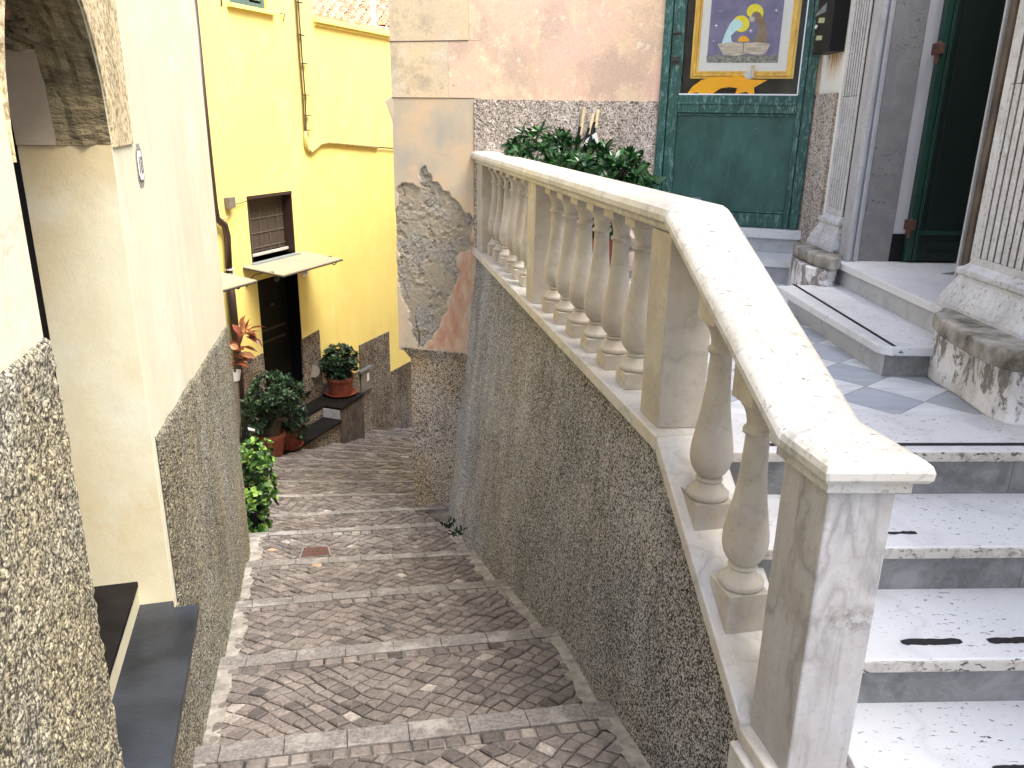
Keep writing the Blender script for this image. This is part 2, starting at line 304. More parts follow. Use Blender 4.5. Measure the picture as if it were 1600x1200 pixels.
# cobbles: per-stone colour attribute
m, t, b = newmat('porphyry_cobbles'); MT['cobble'] = m; g = G(t)
tone = g.attr('tone'); p = g.coord('Pos')
col = g.ramp(tone, [(0, (.056, .048, .043)), (.35, (.112, .094, .083)), (.62, (.165, .139, .122)), (.86, (.215, .183, .158)), (.96, (.34, .31, .27)), (1, (.36, .24, .14))])
nf = g.noise(p, 70, 5, .75); col = g.mix(.7, col, g.mix(1.0, col, g.ramp(nf, [(.3, .30), (.7, 1.8)]), 'MULTIPLY'))
wd = g.ramp(g.noise(p, 2.2, 6, .7), [(.52, 0), (.66, 1)]); col = g.mix(g.math('MULTIPLY', wd, .45), col, (.30, .27, .235))
t.links.new(col, b.inputs['Base Color']); b.inputs['Roughness'].default_value = .72
t.links.new(g.bump(nf, .004, .8), b.inputs['Normal'])

# terrace tiles, laid on the diagonal
m, t, b = newmat('chequer_marble_tiles'); MT['tiles'] = m; g = G(t); p = g.coord('Pos')
v = g.map(p, loc=(-1.454, -2.844, 0)); v = g.map(v, rot=(0, 0, radians(48.5))); v = g.map(v, sc=(1 / .243, 1 / .243, 1))
s3 = g.sep(v); fx = g.math('FLOOR', s3[0]); fy = g.math('FLOOR', s3[1])
ch = g.math('MODULO', g.math('ABSOLUTE', g.math('ADD', fx, fy)), 2.0)
n = g.noise(g.map(p, rot=(0, 0, .7), sc=(1, 5, 1)), 3, 6, .6, .5)
c1 = g.mix(g.ramp(n, [(.45, 0), (.62, 1)]), (.70, .72, .74), (.54, .56, .59)); c2 = g.mix(g.ramp(n, [(.4, 0), (.7, 1)]), (.35, .38, .43), (.47, .50, .55))
col = g.mix(ch, c1, c2)
ex = g.math('MINIMUM', g.math('PINGPONG', s3[0], .5), g.math('PINGPONG', s3[1], .5))
ex = g.ramp(ex, [(.006, 1), (.012, 0)])
col = g.mix(g.math('MULTIPLY', ex, .8), col, (.12, .12, .13))
t.links.new(col, b.inputs['Base Color']); b.inputs['Roughness'].default_value = .3

# salmon back wall
m, t, b = newmat('faded_salmon_render'); MT['salmon'] = m; g = G(t); p = g.coord('Pos')
c = g.mix(g.ramp(g.noise(p, 1.7, 6, .62), [(.38, 0), (.62, 1)]), (.76, .49, .385), (.70, .50, .34))
c = g.mix(g.math('MULTIPLY', g.ramp(g.noise(g.map(p, loc=(3, 1, 2)), 2.6, 6, .6), [(.46, 0), (.62, 1)]), .75), c, (.50, .37, .29))
c = g.mix(g.math('MULTIPLY', g.ramp(g.noise(g.map(p, loc=(8, 1, 2), sc=(1, 1, .7)), 4.5, 7, .7), [(.53, 0), (.60, 1)]), .75), c, (.72, .57, .38))
c = g.mix(g.math('MULTIPLY', g.ramp(g.noise(g.map(p, loc=(1, 9, 2)), 11, 6, .75), [(.58, 0), (.64, 1)]), .7), c, (.78, .66, .48))
c = g.mix(g.math('MULTIPLY', g.ramp(g.noise(g.map(p, loc=(1, 2, 9)), 16, 3, .6), [(.74, 0), (.76, 1)]), .8), c, (.12, .08, .06))
c = g.mix(.25, c, g.mix(1., c, g.ramp(g.noise(p, 60, 5, .8), [(.3, .4), (.7, 1.6)]), 'MULTIPLY'))
t.links.new(c, b.inputs['Base Color']); b.inputs['Roughness'].default_value = .9
t.links.new(g.bump(g.noise(p, 5, 4), .008, .5, g.bump(g.noise(p, 70, 5, .7), .002, .6)), b.inputs['Normal'])
m, t, b = newmat('ochre_beige_render'); MT['ochre'] = m; g = G(t); p = g.coord('Pos')
c = g.mix(g.ramp(g.noise(p, 2.3, 6, .62), [(.38, 0), (.62, 1)]), (.66, .52, .32), (.56, .46, .33))
c = g.mix(g.math('MULTIPLY', g.ramp(g.noise(g.map(p, loc=(3, 1, 2)), 4, 6, .65), [(.48, 0), (.62, 1)]), .8), c, (.33, .28, .21))
c = g.mix(g.math('MULTIPLY', g.ramp(g.noise(g.map(p, loc=(8, 1, 2)), 3, 6, .7), [(.55, 0), (.66, 1)]), .8), c, (.62, .56, .46))
c = g.mix(.25, c, g.mix(1., c, g.ramp(g.noise(p, 60, 5, .8), [(.3, .4), (.7, 1.6)]), 'MULTIPLY'))
t.links.new(c, b.inputs['Base Color']); b.inputs['Roughness'].default_value = .9
t.links.new(g.bump(g.noise(p, 70, 5, .7), .002, .6), b.inputs['Normal'])
# damaged corner: attribute 'mask' R = bare mortar, G = brick-red undercoat, B = crack / pale edge
m, t, b = newmat('damaged_render'); MT['damaged'] = m; g = G(t); p = g.coord('Pos')
ax = t.nodes.new('ShaderNodeSeparateColor'); t.links.new(g.attr('mask'), ax.inputs[0])
basec = g.mix(g.ramp(g.noise(p, 2.2, 6, .65), [(.4, 0), (.62, 1)]), (.52, .42, .295), (.38, .345, .285))
basec = g.mix(g.math('MULTIPLY', g.ramp(g.noise(g.map(p, loc=(4, 4, 1)), 3.0, 5, .6), [(.47, 0), (.62, 1)]), .8), basec, (.60, .43, .27))
gr = g.mix(g.ramp(g.noise(p, 34, 8, .82, .6), [(.38, 0), (.58, 1)]), (.085, .077, .068), (.42, .385, .335))
gr = g.mix(g.math('MULTIPLY', g.ramp(g.noise(g.map(p, loc=(2, 2, 2)), 5, 4, .6), [(.40, 0), (.56, 1)]), .8), gr, (.35, .295, .21))
rd = g.mix(g.ramp(g.noise(g.map(p, sc=(1, 1, .35)), 14, 6, .75), [(.4, 0), (.62, 1)]), (.44, .18, .11), (.52, .38, .27))
c = g.mix(ax.outputs[1], basec, rd); c = g.mix(ax.outputs[0], c, gr); c = g.mix(ax.outputs[2], c, (.05, .04, .035))
t.links.new(c, b.inputs['Base Color']); b.inputs['Roughness'].default_value = .93
hb = g.math('MULTIPLY', g.noise(p, 45, 6, .8), g.math('ADD', ax.outputs[0], .12)); t.links.new(g.bump(hb, .012, 1.0), b.inputs['Normal'])
# peeling whitewash on the church plinths
m, t, b = newmat('peeling_whitewash'); MT['peel'] = m; g = G(t); p = g.coord('Pos')
n = g.noise(g.map(p, sc=(1, 1, .55)), 11, 8, .78, .5); hg = g.sep(p)[2]
up = g.ramp(g.math('ADD', g.math('MULTIPLY', hg, 1.6), 1.75), [(.1, 0), (.55, 1)])
k = g.ramp(g.math('ADD', n, g.math('MULTIPLY', up, .10)), [(.55, 0), (.60, 1)])
c = g.mix(g.ramp(g.noise(p, 5, 5, .6), [(.4, 0), (.6, 1)]), (.80, .79, .80), (.60, .57, .56)); c = g.mix(g.math('MULTIPLY', k, .85), c, (.15, .12, .105))
t.links.new(c, b.inputs['Base Color']); b.inputs['Roughness'].default_value = .8; t.links.new(g.bump(g.math('SUBTRACT', 1.0, k), .003, .8), b.inputs['Normal'])

# ------------------------------------------------------------------ object helpers
def thing(name, label, cat, loc, group=None):
    o = bpy.data.objects.new(name, None); COL.objects.link(o); o.location = Vector([float(x) for x in loc])
    o.empty_display_size = .1; o['label'] = label; o['category'] = cat
    if group: o['group'] = group
    return o
def wloc(o):
    v = Vector((0, 0, 0))
    while o is not None: v = v + o.location; o = o.parent
    return v
def obj(name, mb, mat, parent=None, base=None, smooth=False, bevel=0, seg=2):
    me = bpy.data.meshes.new(name)
    b = wloc(parent) if parent is not None else (Vector([float(x) for x in base]) if base is not None else Vector(np.array(mb.v).min(axis=0) * .5 + np.array(mb.v).max(axis=0) * .5))
    bv = np.array([b.x, b.y, b.z]); vv = np.array(mb.v, float) - bv
    me.from_pydata([tuple(x) for x in vv], [], mb.f); me.update()
    mats = mat if isinstance(mat, list) else [mat]
    for m_ in mats: me.materials.append(MT[m_])
    if mb.mi and len(mats) > 1:
        for p_, i in zip(me.polygons, mb.mi): p_.material_index = i
    if mb.tone:
        a = me.attributes.new('tone', 'FLOAT', 'FACE'); a.data.foreach_set('value', np.array(mb.tone, np.float32))
    if smooth:
        me.polygons.foreach_set('use_smooth', [True] * len(me.polygons))
    if mb.fix:
        bm = bmesh.new(); bm.from_mesh(me); bmesh.ops.recalc_face_normals(bm, faces=bm.faces); bm.to_mesh(me); bm.free()
    o = bpy.data.objects.new(name, me); COL.objects.link(o)
    if parent is not None: o.parent = parent
    else: o.location = b
    if bevel:
        md = o.modifiers.new('bevel', 'BEVEL'); md.width = bevel; md.segments = seg; md.limit_method = 'ANGLE'; md.angle_limit = radians(35)
    return o
def tag(o, label=None, cat=None, group=None, kind=None):
    if label: o['label'] = label
    if cat: o['category'] = cat
    if group: o['group'] = group
    if kind: o['kind'] = kind
    return o

class MB:
    def __init__(s, fix=True): s.v = []; s.f = []; s.mi = []; s.tone = []; s.fix = fix; s.m = 0
    def add(s, verts, faces, tone=None):
        n = len(s.v); s.v += [tuple(float(c) for c in x) for x in verts]
        for f in faces:
            s.f.append(tuple(i + n for i in f)); s.mi.append(s.m)
            if tone is not None: s.tone.append(tone)
        return s
    def prism(s, poly, vec):
        """poly: list of 3D points, extruded along vec"""
        k = len(poly); a = [np.array(p_, float) for p_ in poly]; b = [p_ + np.array(vec, float) for p_ in a]
        return s.add(a + b, [tuple(range(k))] + [tuple(range(2 * k - 1, k - 1, -1))] + [(i, (i + 1) % k, (i + 1) % k + k, i + k) for i in range(k)])
    def box(s, a, b):
        x0, y0, z0 = [min(p_, q_) for p_, q_ in zip(a, b)]; x1, y1, z1 = [max(p_, q_) for p_, q_ in zip(a, b)]
        return s.prism([(x0, y0, z0), (x1, y0, z0), (x1, y1, z0), (x0, y1, z0)], (0, 0, z1 - z0))
    def obox(s, o, u, v, w_):
        o = np.array(o, float); u = np.array(u, float); v = np.array(v, float)
        return s.prism([o, o + u, o + u + v, o + v], w_)
    def lathe(s, c, prof, n=28):
        c = np.array(c, float); vs = []
        for r, z in prof:
            for i in range(n):
                a = 2 * pi * i / n; vs.append(c + V(r * cos(a), r * sin(a), z))
        fs = []
        for j in range(len(prof) - 1):
            for i in range(n):
                fs.append((j * n + i, j * n + (i + 1) % n, (j + 1) * n + (i + 1) % n, (j + 1) * n + i))
        fs.append(tuple(range(n - 1, -1, -1))); fs.append(tuple((len(prof) - 1) * n + i for i in range(n)))
        return s.add(vs, fs)
    def tube(s, path, r, n=8):
        pts = [np.array(p_, float) for p_ in path]; vs = []; k = len(pts)
        rr = r if hasattr(r, '__len__') else [r] * k
        prev = None
        for i in range(k):
            t_ = pts[min(i + 1, k - 1)] - pts[max(i - 1, 0)]; t_ /= np.linalg.norm(t_) + 1e-12
            if prev is None:
                a = np.cross(t_, V(0, 0, 1)); 
                if np.linalg.norm(a) < .1: a = np.cross(t_, V(1, 0, 0))
            else: a = prev - t_ * (prev @ t_)
            a /= np.linalg.norm(a); prev = a; b_ = np.cross(t_, a)
            for j in range(n):
                th = 2 * pi * j / n; vs.append(pts[i] + rr[i] * (cos(th) * a + sin(th) * b_))
        fs = [(i * n + j, i * n + (j + 1) % n, (i + 1) * n + (j + 1) % n, (i + 1) * n + j) for i in range(k - 1) for j in range(n)]
        fs += [tuple(range(n - 1, -1, -1)), tuple((k - 1) * n + j for j in range(n))]
        return s.add(vs, fs)
    def sheet(s, P):
        """P: 2-D array of points"""
        n, m_ = len(P), len(P[0]); vs = [P[i][j] for i in range(n) for j in range(m_)]
        return s.add(vs, [(i * m_ + j, i * m_ + j + 1, (i + 1) * m_ + j + 1, (i + 1) * m_ + j) for i in range(n - 1) for j in range(m_ - 1)])

def facade(cols, org, d, inn, depth):
    """cols: list of (u0,u1,[(z0a,z0b,z1a,z1b)...]) solid spans whose lower / upper edges run from a (at u0) to b (at u1).
    Builds front faces plus back faces and every reveal."""
    mb = MB(fix=False)
    org = np.array(org, float); d = np.array(d, float); inn = np.array(inn, float) * depth
    for (u0, u1, spans) in cols:
        for (a0, b0, a1, b1) in spans:
            A = org + d * u0 + V(0, 0, a0); B = org + d * u1 + V(0, 0, b0); Cc = org + d * u1 + V(0, 0, b1); D = org + d * u0 + V(0, 0, a1)
            mb.add([A, B, Cc, D, A + inn, B + inn, Cc + inn, D + inn], [(0, 1, 2, 3), (7, 6, 5, 4), (0, 4, 5, 1), (2, 6, 7, 3), (1, 5, 6, 2), (3, 7, 4, 0)])
    mb.fix = True
    return mb

def text_mb(body, org, u, upv, size, thick=.002, font_scale_x=1.0):
    cu = bpy.data.curves.new('txt', 'FONT'); cu.body = body; cu.size = size; cu.extrude = thick; cu.align_x = 'CENTER'; cu.align_y = 'CENTER'
    o = bpy.data.objects.new('txt', cu); COL.objects.link(o)
    bpy.context.view_layer.update()
    dg = bpy.context.evaluated_depsgraph_get(); me = bpy.data.meshes.new_from_object(o.evaluated_get(dg))
    mb = MB(fix=False); u = np.array(u, float); upv = np.array(upv, float); nn = np.cross(u, upv)
    vs = [np.array(org, float) + u * v_.co.x * font_scale_x + upv * v_.co.y + nn * v_.co.z for v_ in me.vertices]
    mb.add(vs, [tuple(p_.vertices) for p_ in me.polygons])
    bpy.data.objects.remove(o); bpy.data.curves.remove(cu); return mb

# value noise for python-side shaping
_rng = np.random.RandomState(5); _T = _rng.rand(256, 256)
def vnoise(x, y):
    x = np.asarray(x, float); y = np.asarray(y, float); xi = np.floor(x).astype(int); yi = np.floor(y).astype(int); fx = x - xi; fy = y - yi
    fx = fx * fx * (3 - 2 * fx); fy = fy * fy * (3 - 2 * fy)
    g_ = lambda a, b_: _T[a % 256, b_ % 256]
    return (g_(xi, yi) * (1 - fx) + g_(xi + 1, yi) * fx) * (1 - fy) + (g_(xi, yi + 1) * (1 - fx) + g_(xi + 1, yi + 1) * fx) * fy
def fbm(x, y, o=4):
    s_ = 0; a = .5
    for i in range(o): s_ = s_ + a * vnoise(x * 2 ** i + 17 * i, y * 2 ** i + 31 * i); a *= .5
    return s_
def sdpoly(px, py, poly):
    px = np.asarray(px, float); py = np.asarray(py, float); d_ = np.full(px.shape, 1e9); ins = np.zeros(px.shape, bool); k = len(poly)
    for i in range(k):
        x0, y0 = poly[i]; x1, y1 = poly[(i + 1) % k]; ex, ey = x1 - x0, y1 - y0
        t_ = np.clip(((px - x0) * ex + (py - y0) * ey) / (ex * ex + ey * ey), 0, 1)
        d_ = np.minimum(d_, np.hypot(px - x0 - t_ * ex, py - y0 - t_ * ey))
        c_ = ((y0 > py) != (y1 > py)) & (px < (x1 - x0) * (py - y0) / (y1 - y0 + 1e-12) + x0); ins ^= c_
    return np.where(ins, d_, -d_)

# ------------------------------------------------------------------ ground and alley
mb = MB(); mb.sheet([[(-250, -250, -7.6), (250, -250, -7.6)], [(-250, 250, -7.6), (250, 250, -7.6)]]); mb.fix = False
tag(obj('ground', mb, 'groundm', base=(0, 0, -7.6)), kind='structure')

SA = lambda p: -.1736 * p[0] + .985 * p[1]
ZA = lambda s: -2.212 - .286 * (s - 2.54)
R6 = [(.391, 2.65), (.216, 3.5), (-.061, 4.38), (-.299, 5.2), (-.5, 6.0), (-.80, 6.64)]
L6 = [(-1.149, 2.364), (-1.352, 3.216), (-1.625, 4.093), (-1.844, 4.984), (-2.044, 5.755), (-2.28, 6.44)]
Z6 = [-2.212, -2.468, -2.747, -3.013, -3.214, -3.413]
lines = []      # (left xy, right xy, z)
lines.append((V(-.74, .71), V(.74, .97), -1.72)); lines.append((V(-.955, 1.54), V(.56, 1.80), -1.97))
for a, b_, z in zip(L6, R6, Z6): lines.append((V(*a), V(*b_), z))
Cx, Cy = -1.62, 6.53
for k in range(1, 13):
    az = 84 + 2.2 * k; c = V(Cx - .115 * k, Cy + .82 * k); dd = V(sin(radians(az)), cos(radians(az)))
    lw = min(3.2, .9 + .75 * k)
    lines.append((c - dd * lw, c + dd * (1.1 + .25 * min(k, 6)), ZA(SA(c))))
RIS = .075
def lerp(a, b_, t_): return a + (b_ - a) * t_
mort = MB(); gran = MB(); cob = MB(fix=True)
rnd = random.Random(3)
def surf(i, u, v):
    """point on tread i; u across 0..1, v from near edge 0 to far edge 1"""
    L0, R0, z0 = lines[i - 1]; L1, R1, z1 = lines[i]
    xy = lerp(lerp(L0, R0, u), lerp(L1, R1, u), v); z = lerp(z0 - RIS, z1, v)
    return V(xy[0], xy[1], z + .012 * (fbm(xy[0] * 1.5 + 40, xy[1] * 1.5 + 40, 2) - .4))
for i in range(1, len(lines)):
    far = i > 8
    ext = .35 / max(1.0, np.linalg.norm(lines[i][1] - lines[i][0]))
    n = 8
    P = [[surf(i, -ext + (1 + 2 * ext) * a / n, v_) for a in range(n + 1)] for v_ in (-.02, .5, 1.0)]
    top = MB(fix=False).sheet(P)
    mort.add(top.v, [tuple(reversed(f)) for f in top.f])
    W_ = np.linalg.norm(lines[i][1] - lines[i][0]); D_ = np.linalg.norm((lines[i][0] + lines[i][1] - lines[i - 1][0] - lines[i - 1][1]) / 2)
    # granite edging with the riser face
    gw = (.115 if i < 6 else .09) / D_; m_ = 10
    for a in range(m_):
        u0 = -ext + (1 + 2 * ext) * a / m_ + .002 / W_; u1 = -ext + (1 + 2 * ext) * (a + 1) / m_ - .002 / W_
        j = lambda: rnd.uniform(-.004, .004)
        q_ = [surf(i, u0, 1 - gw) + V(0, 0, .013 + j()), surf(i, u1, 1 - gw) + V(0, 0, .013 + j()), surf(i, u1, 1.0) + V(0, j(), .013), surf(i, u0, 1.0) + V(0, j(), .013)]
        gran.prism([p_ - V(0, 0, RIS + .05) for p_ in q_], (0, 0, RIS + .05))
    # cobbles in segmental arcs
    ps = .066 if i <= 7 else (.095 if i < 11 else .14)
    vmax = 1 - gw - .004 / D_
    rows = int(D_ / ps) + 8; period = rnd.uniform(.95, 1.15); ph = rnd.uniform(0, 1)
    def arcv(x):   # arc offset in metres
        t_ = ((x / period + ph) % 1.0) * 2 - 1
        return (sqrt(max(0, 1.20 - t_ * t_)) - .35) * period * .50
    marginL = (.03 if i < 8 else 0) / W_; marginR = .03 / W_
    def stone(c4, tone_, h):
        c4 = [np.array(x) for x in c4]; n_ = len(c4); cc = sum(c4) / n_
        tl = V(0, 0, rnd.uniform(-.002, .002))
        outer = [cc + (x - cc) * .91 - V(0, 0, .008) for x in c4]; mid = [cc + (x - cc) * .875 + V(0, 0, h * .6) for x in c4]
        inn = [cc + (x - cc) * .70 + V(0, 0, h) + tl * (1 if k_ % 2 else -1) for k_, x in enumerate(c4)]
        cob.add(outer + mid + inn, [tuple(range(2 * n_, 3 * n_))] + [(k_, (k_ + 1) % n_, (k_ + 1) % n_ + n_, k_ + n_) for k_ in range(n_)] + [(k_ + n_, (k_ + 1) % n_ + n_, (k_ + 1) % n_ + 2 * n_, k_ + 2 * n_) for k_ in range(n_)], tone_)
    # straight soldier course against the edging
    x = marginL * W_
    sv1 = vmax; sv0 = vmax - ps * .95 / D_
    while x < W_ * (1 - marginR):
        wd_ = ps * rnd.uniform(.85, 1.35); xa, xb = x / W_, min(1 - marginR * .5, (x + wd_) / W_)
        stone([surf(i, xa, sv0), surf(i, xb, sv0), surf(i, xb, sv1), surf(i, xa, sv1)], min(1, max(0, rnd.gauss(.45, .2))), .013)
        x += wd_
    # fan laying: lattice turned 45 degrees and bent in arcs, clipped to the tread
    a_ = ps * 1.02; A_ = .060 if i <= 7 else .07; gvx = {}
    def gv(p, q):
        k_ = (p, q)
        if k_ not in gvx:
            X = (p + q) * a_ * .72; Y = (p - q) * a_ * .66
            Y += A_ * (1 - abs(sin(pi * (X / period + ph))) ** 1.5) * 1.5 + .014 * sin(X * 9 + ph * 7)
            gvx[k_] = (X + rnd.uniform(-.011, .011), Y + rnd.uniform(-.011, .011))
        return gvx[k_]
    x0c, x1c, y0c, y1c = marginL * W_, W_ * (1 - marginR), .0, sv0 * D_ - .003
    def clip(poly):
        for ax_, lim, sg in ((0, x0c, 1), (0, x1c, -1), (1, y0c, 1), (1, y1c, -1)):
            out = []
            for k_ in range(len(poly)):
                a, b_ = poly[k_], poly[(k_ + 1) % len(poly)]; da, dbb = (a[ax_] - lim) * sg, (b_[ax_] - lim) * sg
                if da >= 0: out.append(a)
                if (da >= 0) != (dbb >= 0):
                    t_ = da / (da - dbb); out.append((a[0] + (b_[0] - a[0]) * t_, a[1] + (b_[1] - a[1]) * t_))
            poly = out
            if len(poly) < 3: return []
        return poly
    NP = int((W_ + D_ + .8) / (a_ * .66)) + 4
    for p in range(-NP, NP):
        for q in range(-NP, NP):
            Xc = (p + q) * a_ * .72; Yc = (p - q) * a_ * .66
            if Xc < -.15 or Xc > W_ + .1 or Yc < -.35 or Yc > D_ + .15: continue
            pl = clip([gv(p, q), gv(p + 1, q), gv(p + 1, q - 1) if False else gv(p + 1, q + 1), gv(p, q + 1)][::1])
            if len(pl) < 3: continue
            area = abs(sum(pl[k_][0] * pl[(k_ + 1) % len(pl)][1] - pl[(k_ + 1) % len(pl)][0] * pl[k_][1] for k_ in range(len(pl)))) * .5
            if area < ps * ps * .16: continue
            t_ = rnd.gauss(.48, .15)
            if rnd.random() < .012: t_ = rnd.uniform(.88, .96)
            stone([surf(i, x_ / W_, y_ / D_) for x_, y_ in pl], min(1, max(0, t_)), .012 + rnd.uniform(-.005, .005))
# landing at the top of the alley
LZ = -1.72
L0, R0, _z = lines[0]
mort.prism([(-3.5, -4, LZ - .3), (4.5, -4, LZ - .3), (4.5, 1.15, LZ - .3), (R0[0], R0[1], LZ - .3), (L0[0], L0[1], LZ - .3), (-3.5, .3, LZ - .3)], (0, 0, .3))
tag(obj('alley_mortar_bed', mort, 'mortar', base=(-1, 5, -3)), kind='structure')
tag(obj('alley_cobble_paving', cob, 'cobble', base=(-1, 5, -3)), kind='structure')
tag(obj('alley_step_edging', gran, 'granite', base=(-1, 5, -3)), kind='structure')
# cement haunch along the left wall
mb = MB(fix=False)
for i in range(1, 7):
    e_ = [surf(i, .022 + .055 * fbm(k * .9 + i * 7, 3.3, 3), k / 14) for k in range(15)]; a = [surf(i, -.03, k / 14) for k in range(15)]
    mb.add([p_ + V(0, 0, .0115) for p_ in a + e_], [(k, k + 15, k + 16, k + 1) for k in range(14)])
    e_ = [surf(i, 1.0 - .01 - .05 * fbm(k * .9 + i * 5, 8.3, 3), k / 14) for k in range(15)]; a = [surf(i, 1.05, k / 14) for k in range(15)]
    mb.add([p_ + V(0, 0, .0115) for p_ in a + e_], [(k, k + 1, k + 16, k + 15) for k in range(14)])
tag(obj('cement_gutter', mb, 'cement', base=(-1.4, 3.5, -2.5)), kind='structure')

# cast-iron drain cover in the fourth tread
c4 = [atz(*p_, -2.945) for p_ in ((470, 872), (515, 868), (512, 855), (475, 857))]
def on_tread(i, p_, dz=0):
    best = min(((np.linalg.norm(surf(i, u_, v_)[:2] - p_[:2]), u_, v_) for u_ in np.linspace(0, 1, 25) for v_ in np.linspace(0, 1, 25)))
    return surf(i, best[1], best[2]) + V(0, 0, dz)
def hit_tread(i, px, py, dz=.018):
    best = None
    for z in np.linspace(lines[i][2] - .02, lines[i - 1][2], 90):
        p_ = atz(px, py, z); u_, v_ = None, None
        q_ = on_tread(i, p_); e_ = abs(q_[2] + dz - z)
        if best is None or e_ < best[0]: best = (e_, p_)
    return best[1]
c4 = [hit_tread(6, *p_) for p_ in ((470, 871), (515, 867), (512, 855), (475, 857))]
t_ = thing('drain_cover', 'rusty square drain cover set in the cobbled alley tread', 'drain cover', sum(c4) / 4)
mb = MB(); cc = sum(c4) / 4
outer = [cc + (x - cc) * 1.12 for x in c4]; mb.prism([x - V(0, 0, .03) for x in outer], (0, 0, .032)); obj('rim', mb, 'granite', t_)
mb = MB(); mb.prism([x - V(0, 0, .02) for x in c4], (0, 0, .027)); obj('plate', mb, 'rust', t_, bevel=.003)
mb = MB()
eu = (c4[1] - c4[0]); ev = (c4[3] - c4[0])
for k in (.38, .56): mb.obox(cc + eu * (k - .5) + ev * -.08 + V(0, 0, .008), eu * .07, ev * .2, (0, 0, .004))
obj('lifting_slot', mb, 'iron', t_)

# ------------------------------------------------------------------ balustrade frame
AZQ = -11.45; dq = dirv(AZQ); nq = V(dq[1], -dq[0], 0); q0 = V(.5, 2.561, 0)
def Q(s, t, z): p_ = q0 + dq * s + nq * t; return V(p_[0], p_[1], z)
vf = dirv(88)
bal = thing('balustrade', 'white marble balustrade with turned balusters, its handrail bending down to a square pier', 'balustrade', Q(0, 0, -1.0))
# base rail (level part + sloping part)
def slab_prof(s, z, t0, t1, h): return [Q(s, t0, z - h), Q(s, t1, z - h), Q(s, t1, z), Q(s, t0, z)]
mb = MB()
a = slab_prof(4.13, -1.0, -.03, .19, .055); b_ = slab_prof(-.065, -1.0, -.03, .19, .055)
def loft(mb, secs):
    k = len(secs[0]); n0 = [p_ for s_ in secs for p_ in s_]
    fs = [(i * k + j, i * k + (j + 1) % k, (i + 1) * k + (j + 1) % k, (i + 1) * k + j) for i in range(len(secs) - 1) for j in range(k)]
    fs += [tuple(range(k - 1, -1, -1)), tuple((len(secs) - 1) * k + j for j in range(k))]
    return mb.add(n0, fs)
loft(mb, [slab_prof(s_, -1.0, -.03, .19, .055) for s_ in (4.13, 2.0, -.062)])
obj('base_rail', mb, 'marble_base', bal, bevel=.006)
mb = MB(); SL = .735
slz = lambda s: -1.0 + SL * (s + .066)
loft(mb, [slab_prof(s_, slz(s_), -.03, .19, .06) for s_ in (-.066, -.40, -.80)])
obj('sloping_base_rail', mb, 'marble_base', bal, bevel=.006)
# raised stone edge of the sloping rail and shoulder beside the first pier
def post(name, s0, s1, wd, z0, z1, mat='marble', t0=0.0):
    a = Q(s0, t0, z0); b_ = Q(s1, t0, z0)
    mb = MB().prism([a, a + vf * wd, b_ + vf * wd, b_], (0, 0, z1 - z0)); return obj(name, mb, mat, bal, bevel=.005)
post('post', 3.80, 4.06, .154, -1.0, -.335)
post('post', 1.955, 2.15, .154, -1.0, -.335)
pC = Q(.004, 0, 0)
# corner post: top follows the bend of the handrail
mb = MB(); a = Q(.004, 0, 0); b_ = Q(.179, 0, 0)
mb.prism([a + V(0, 0, -1.0), a + vf * .154 + V(0, 0, -1.0), b_ + vf * .154 + V(0, 0, -1.0), b_ + V(0, 0, -1.0)], (0, 0, .66)); obj('post', mb, 'marble', bal, bevel=.005)
# balusters
PROF = [(.062, 0), (.065, .006), (.065, .018), (.060, .021), (.052, .030), (.043, .042), (.037, .053), (.034, .056), (.041, .058), (.042, .062), (.041, .067), (.031, .0695), (.036, .073), (.050, .088), (.059, .105), (.0645, .128), (.0655, .147), (.064, .17), (.059, .20), (.053, .235), (.047, .27), (.042, .31), (.038, .35), (.0355, .39), (.0335, .43), (.0325, .468), (.040, .470), (.042, .475), (.042, .480), (.040, .485), (.033, .487), (.034, .505), (.038, .525), (.045, .542), (.053, .552), (.054, .556), (.0535, .560)]
BW = .118
def baluster_mesh(hblk, htop, k=.985, zs=1.0):
    mb = MB(); mb.lathe((0, 0, 0), [(r_ * k, z_ * zs) for r_, z_ in PROF], 32); return mb
def square(mb, c, z0, z1, hw, skew0=0, skew1=0):
    """block aligned with the rail, bottom/top may slope along s"""
    P = []
    for (a, b_) in ((-1, -1), (1, -1), (1, 1), (-1, 1)):
        P.append((c + dq * a * hw + nq * b_ * hw, a * hw))
    lo = [V(p_[0], p_[1], z0 + skew0 * a) for p_, a in P]; hi = [V(p_[0], p_[1], z1 + skew1 * a) for p_, a in P]
    return mb.add(lo + hi, [(3, 2, 1, 0), (4, 5, 6, 7)] + [(i, (i + 1) % 4, (i + 1) % 4 + 4, i + 4) for i in range(4)])
protoB = None
S2 = [1.715 - .261 * k for k in range(6)]; S1 = [3.644 - .243 * k for k in range(6)]
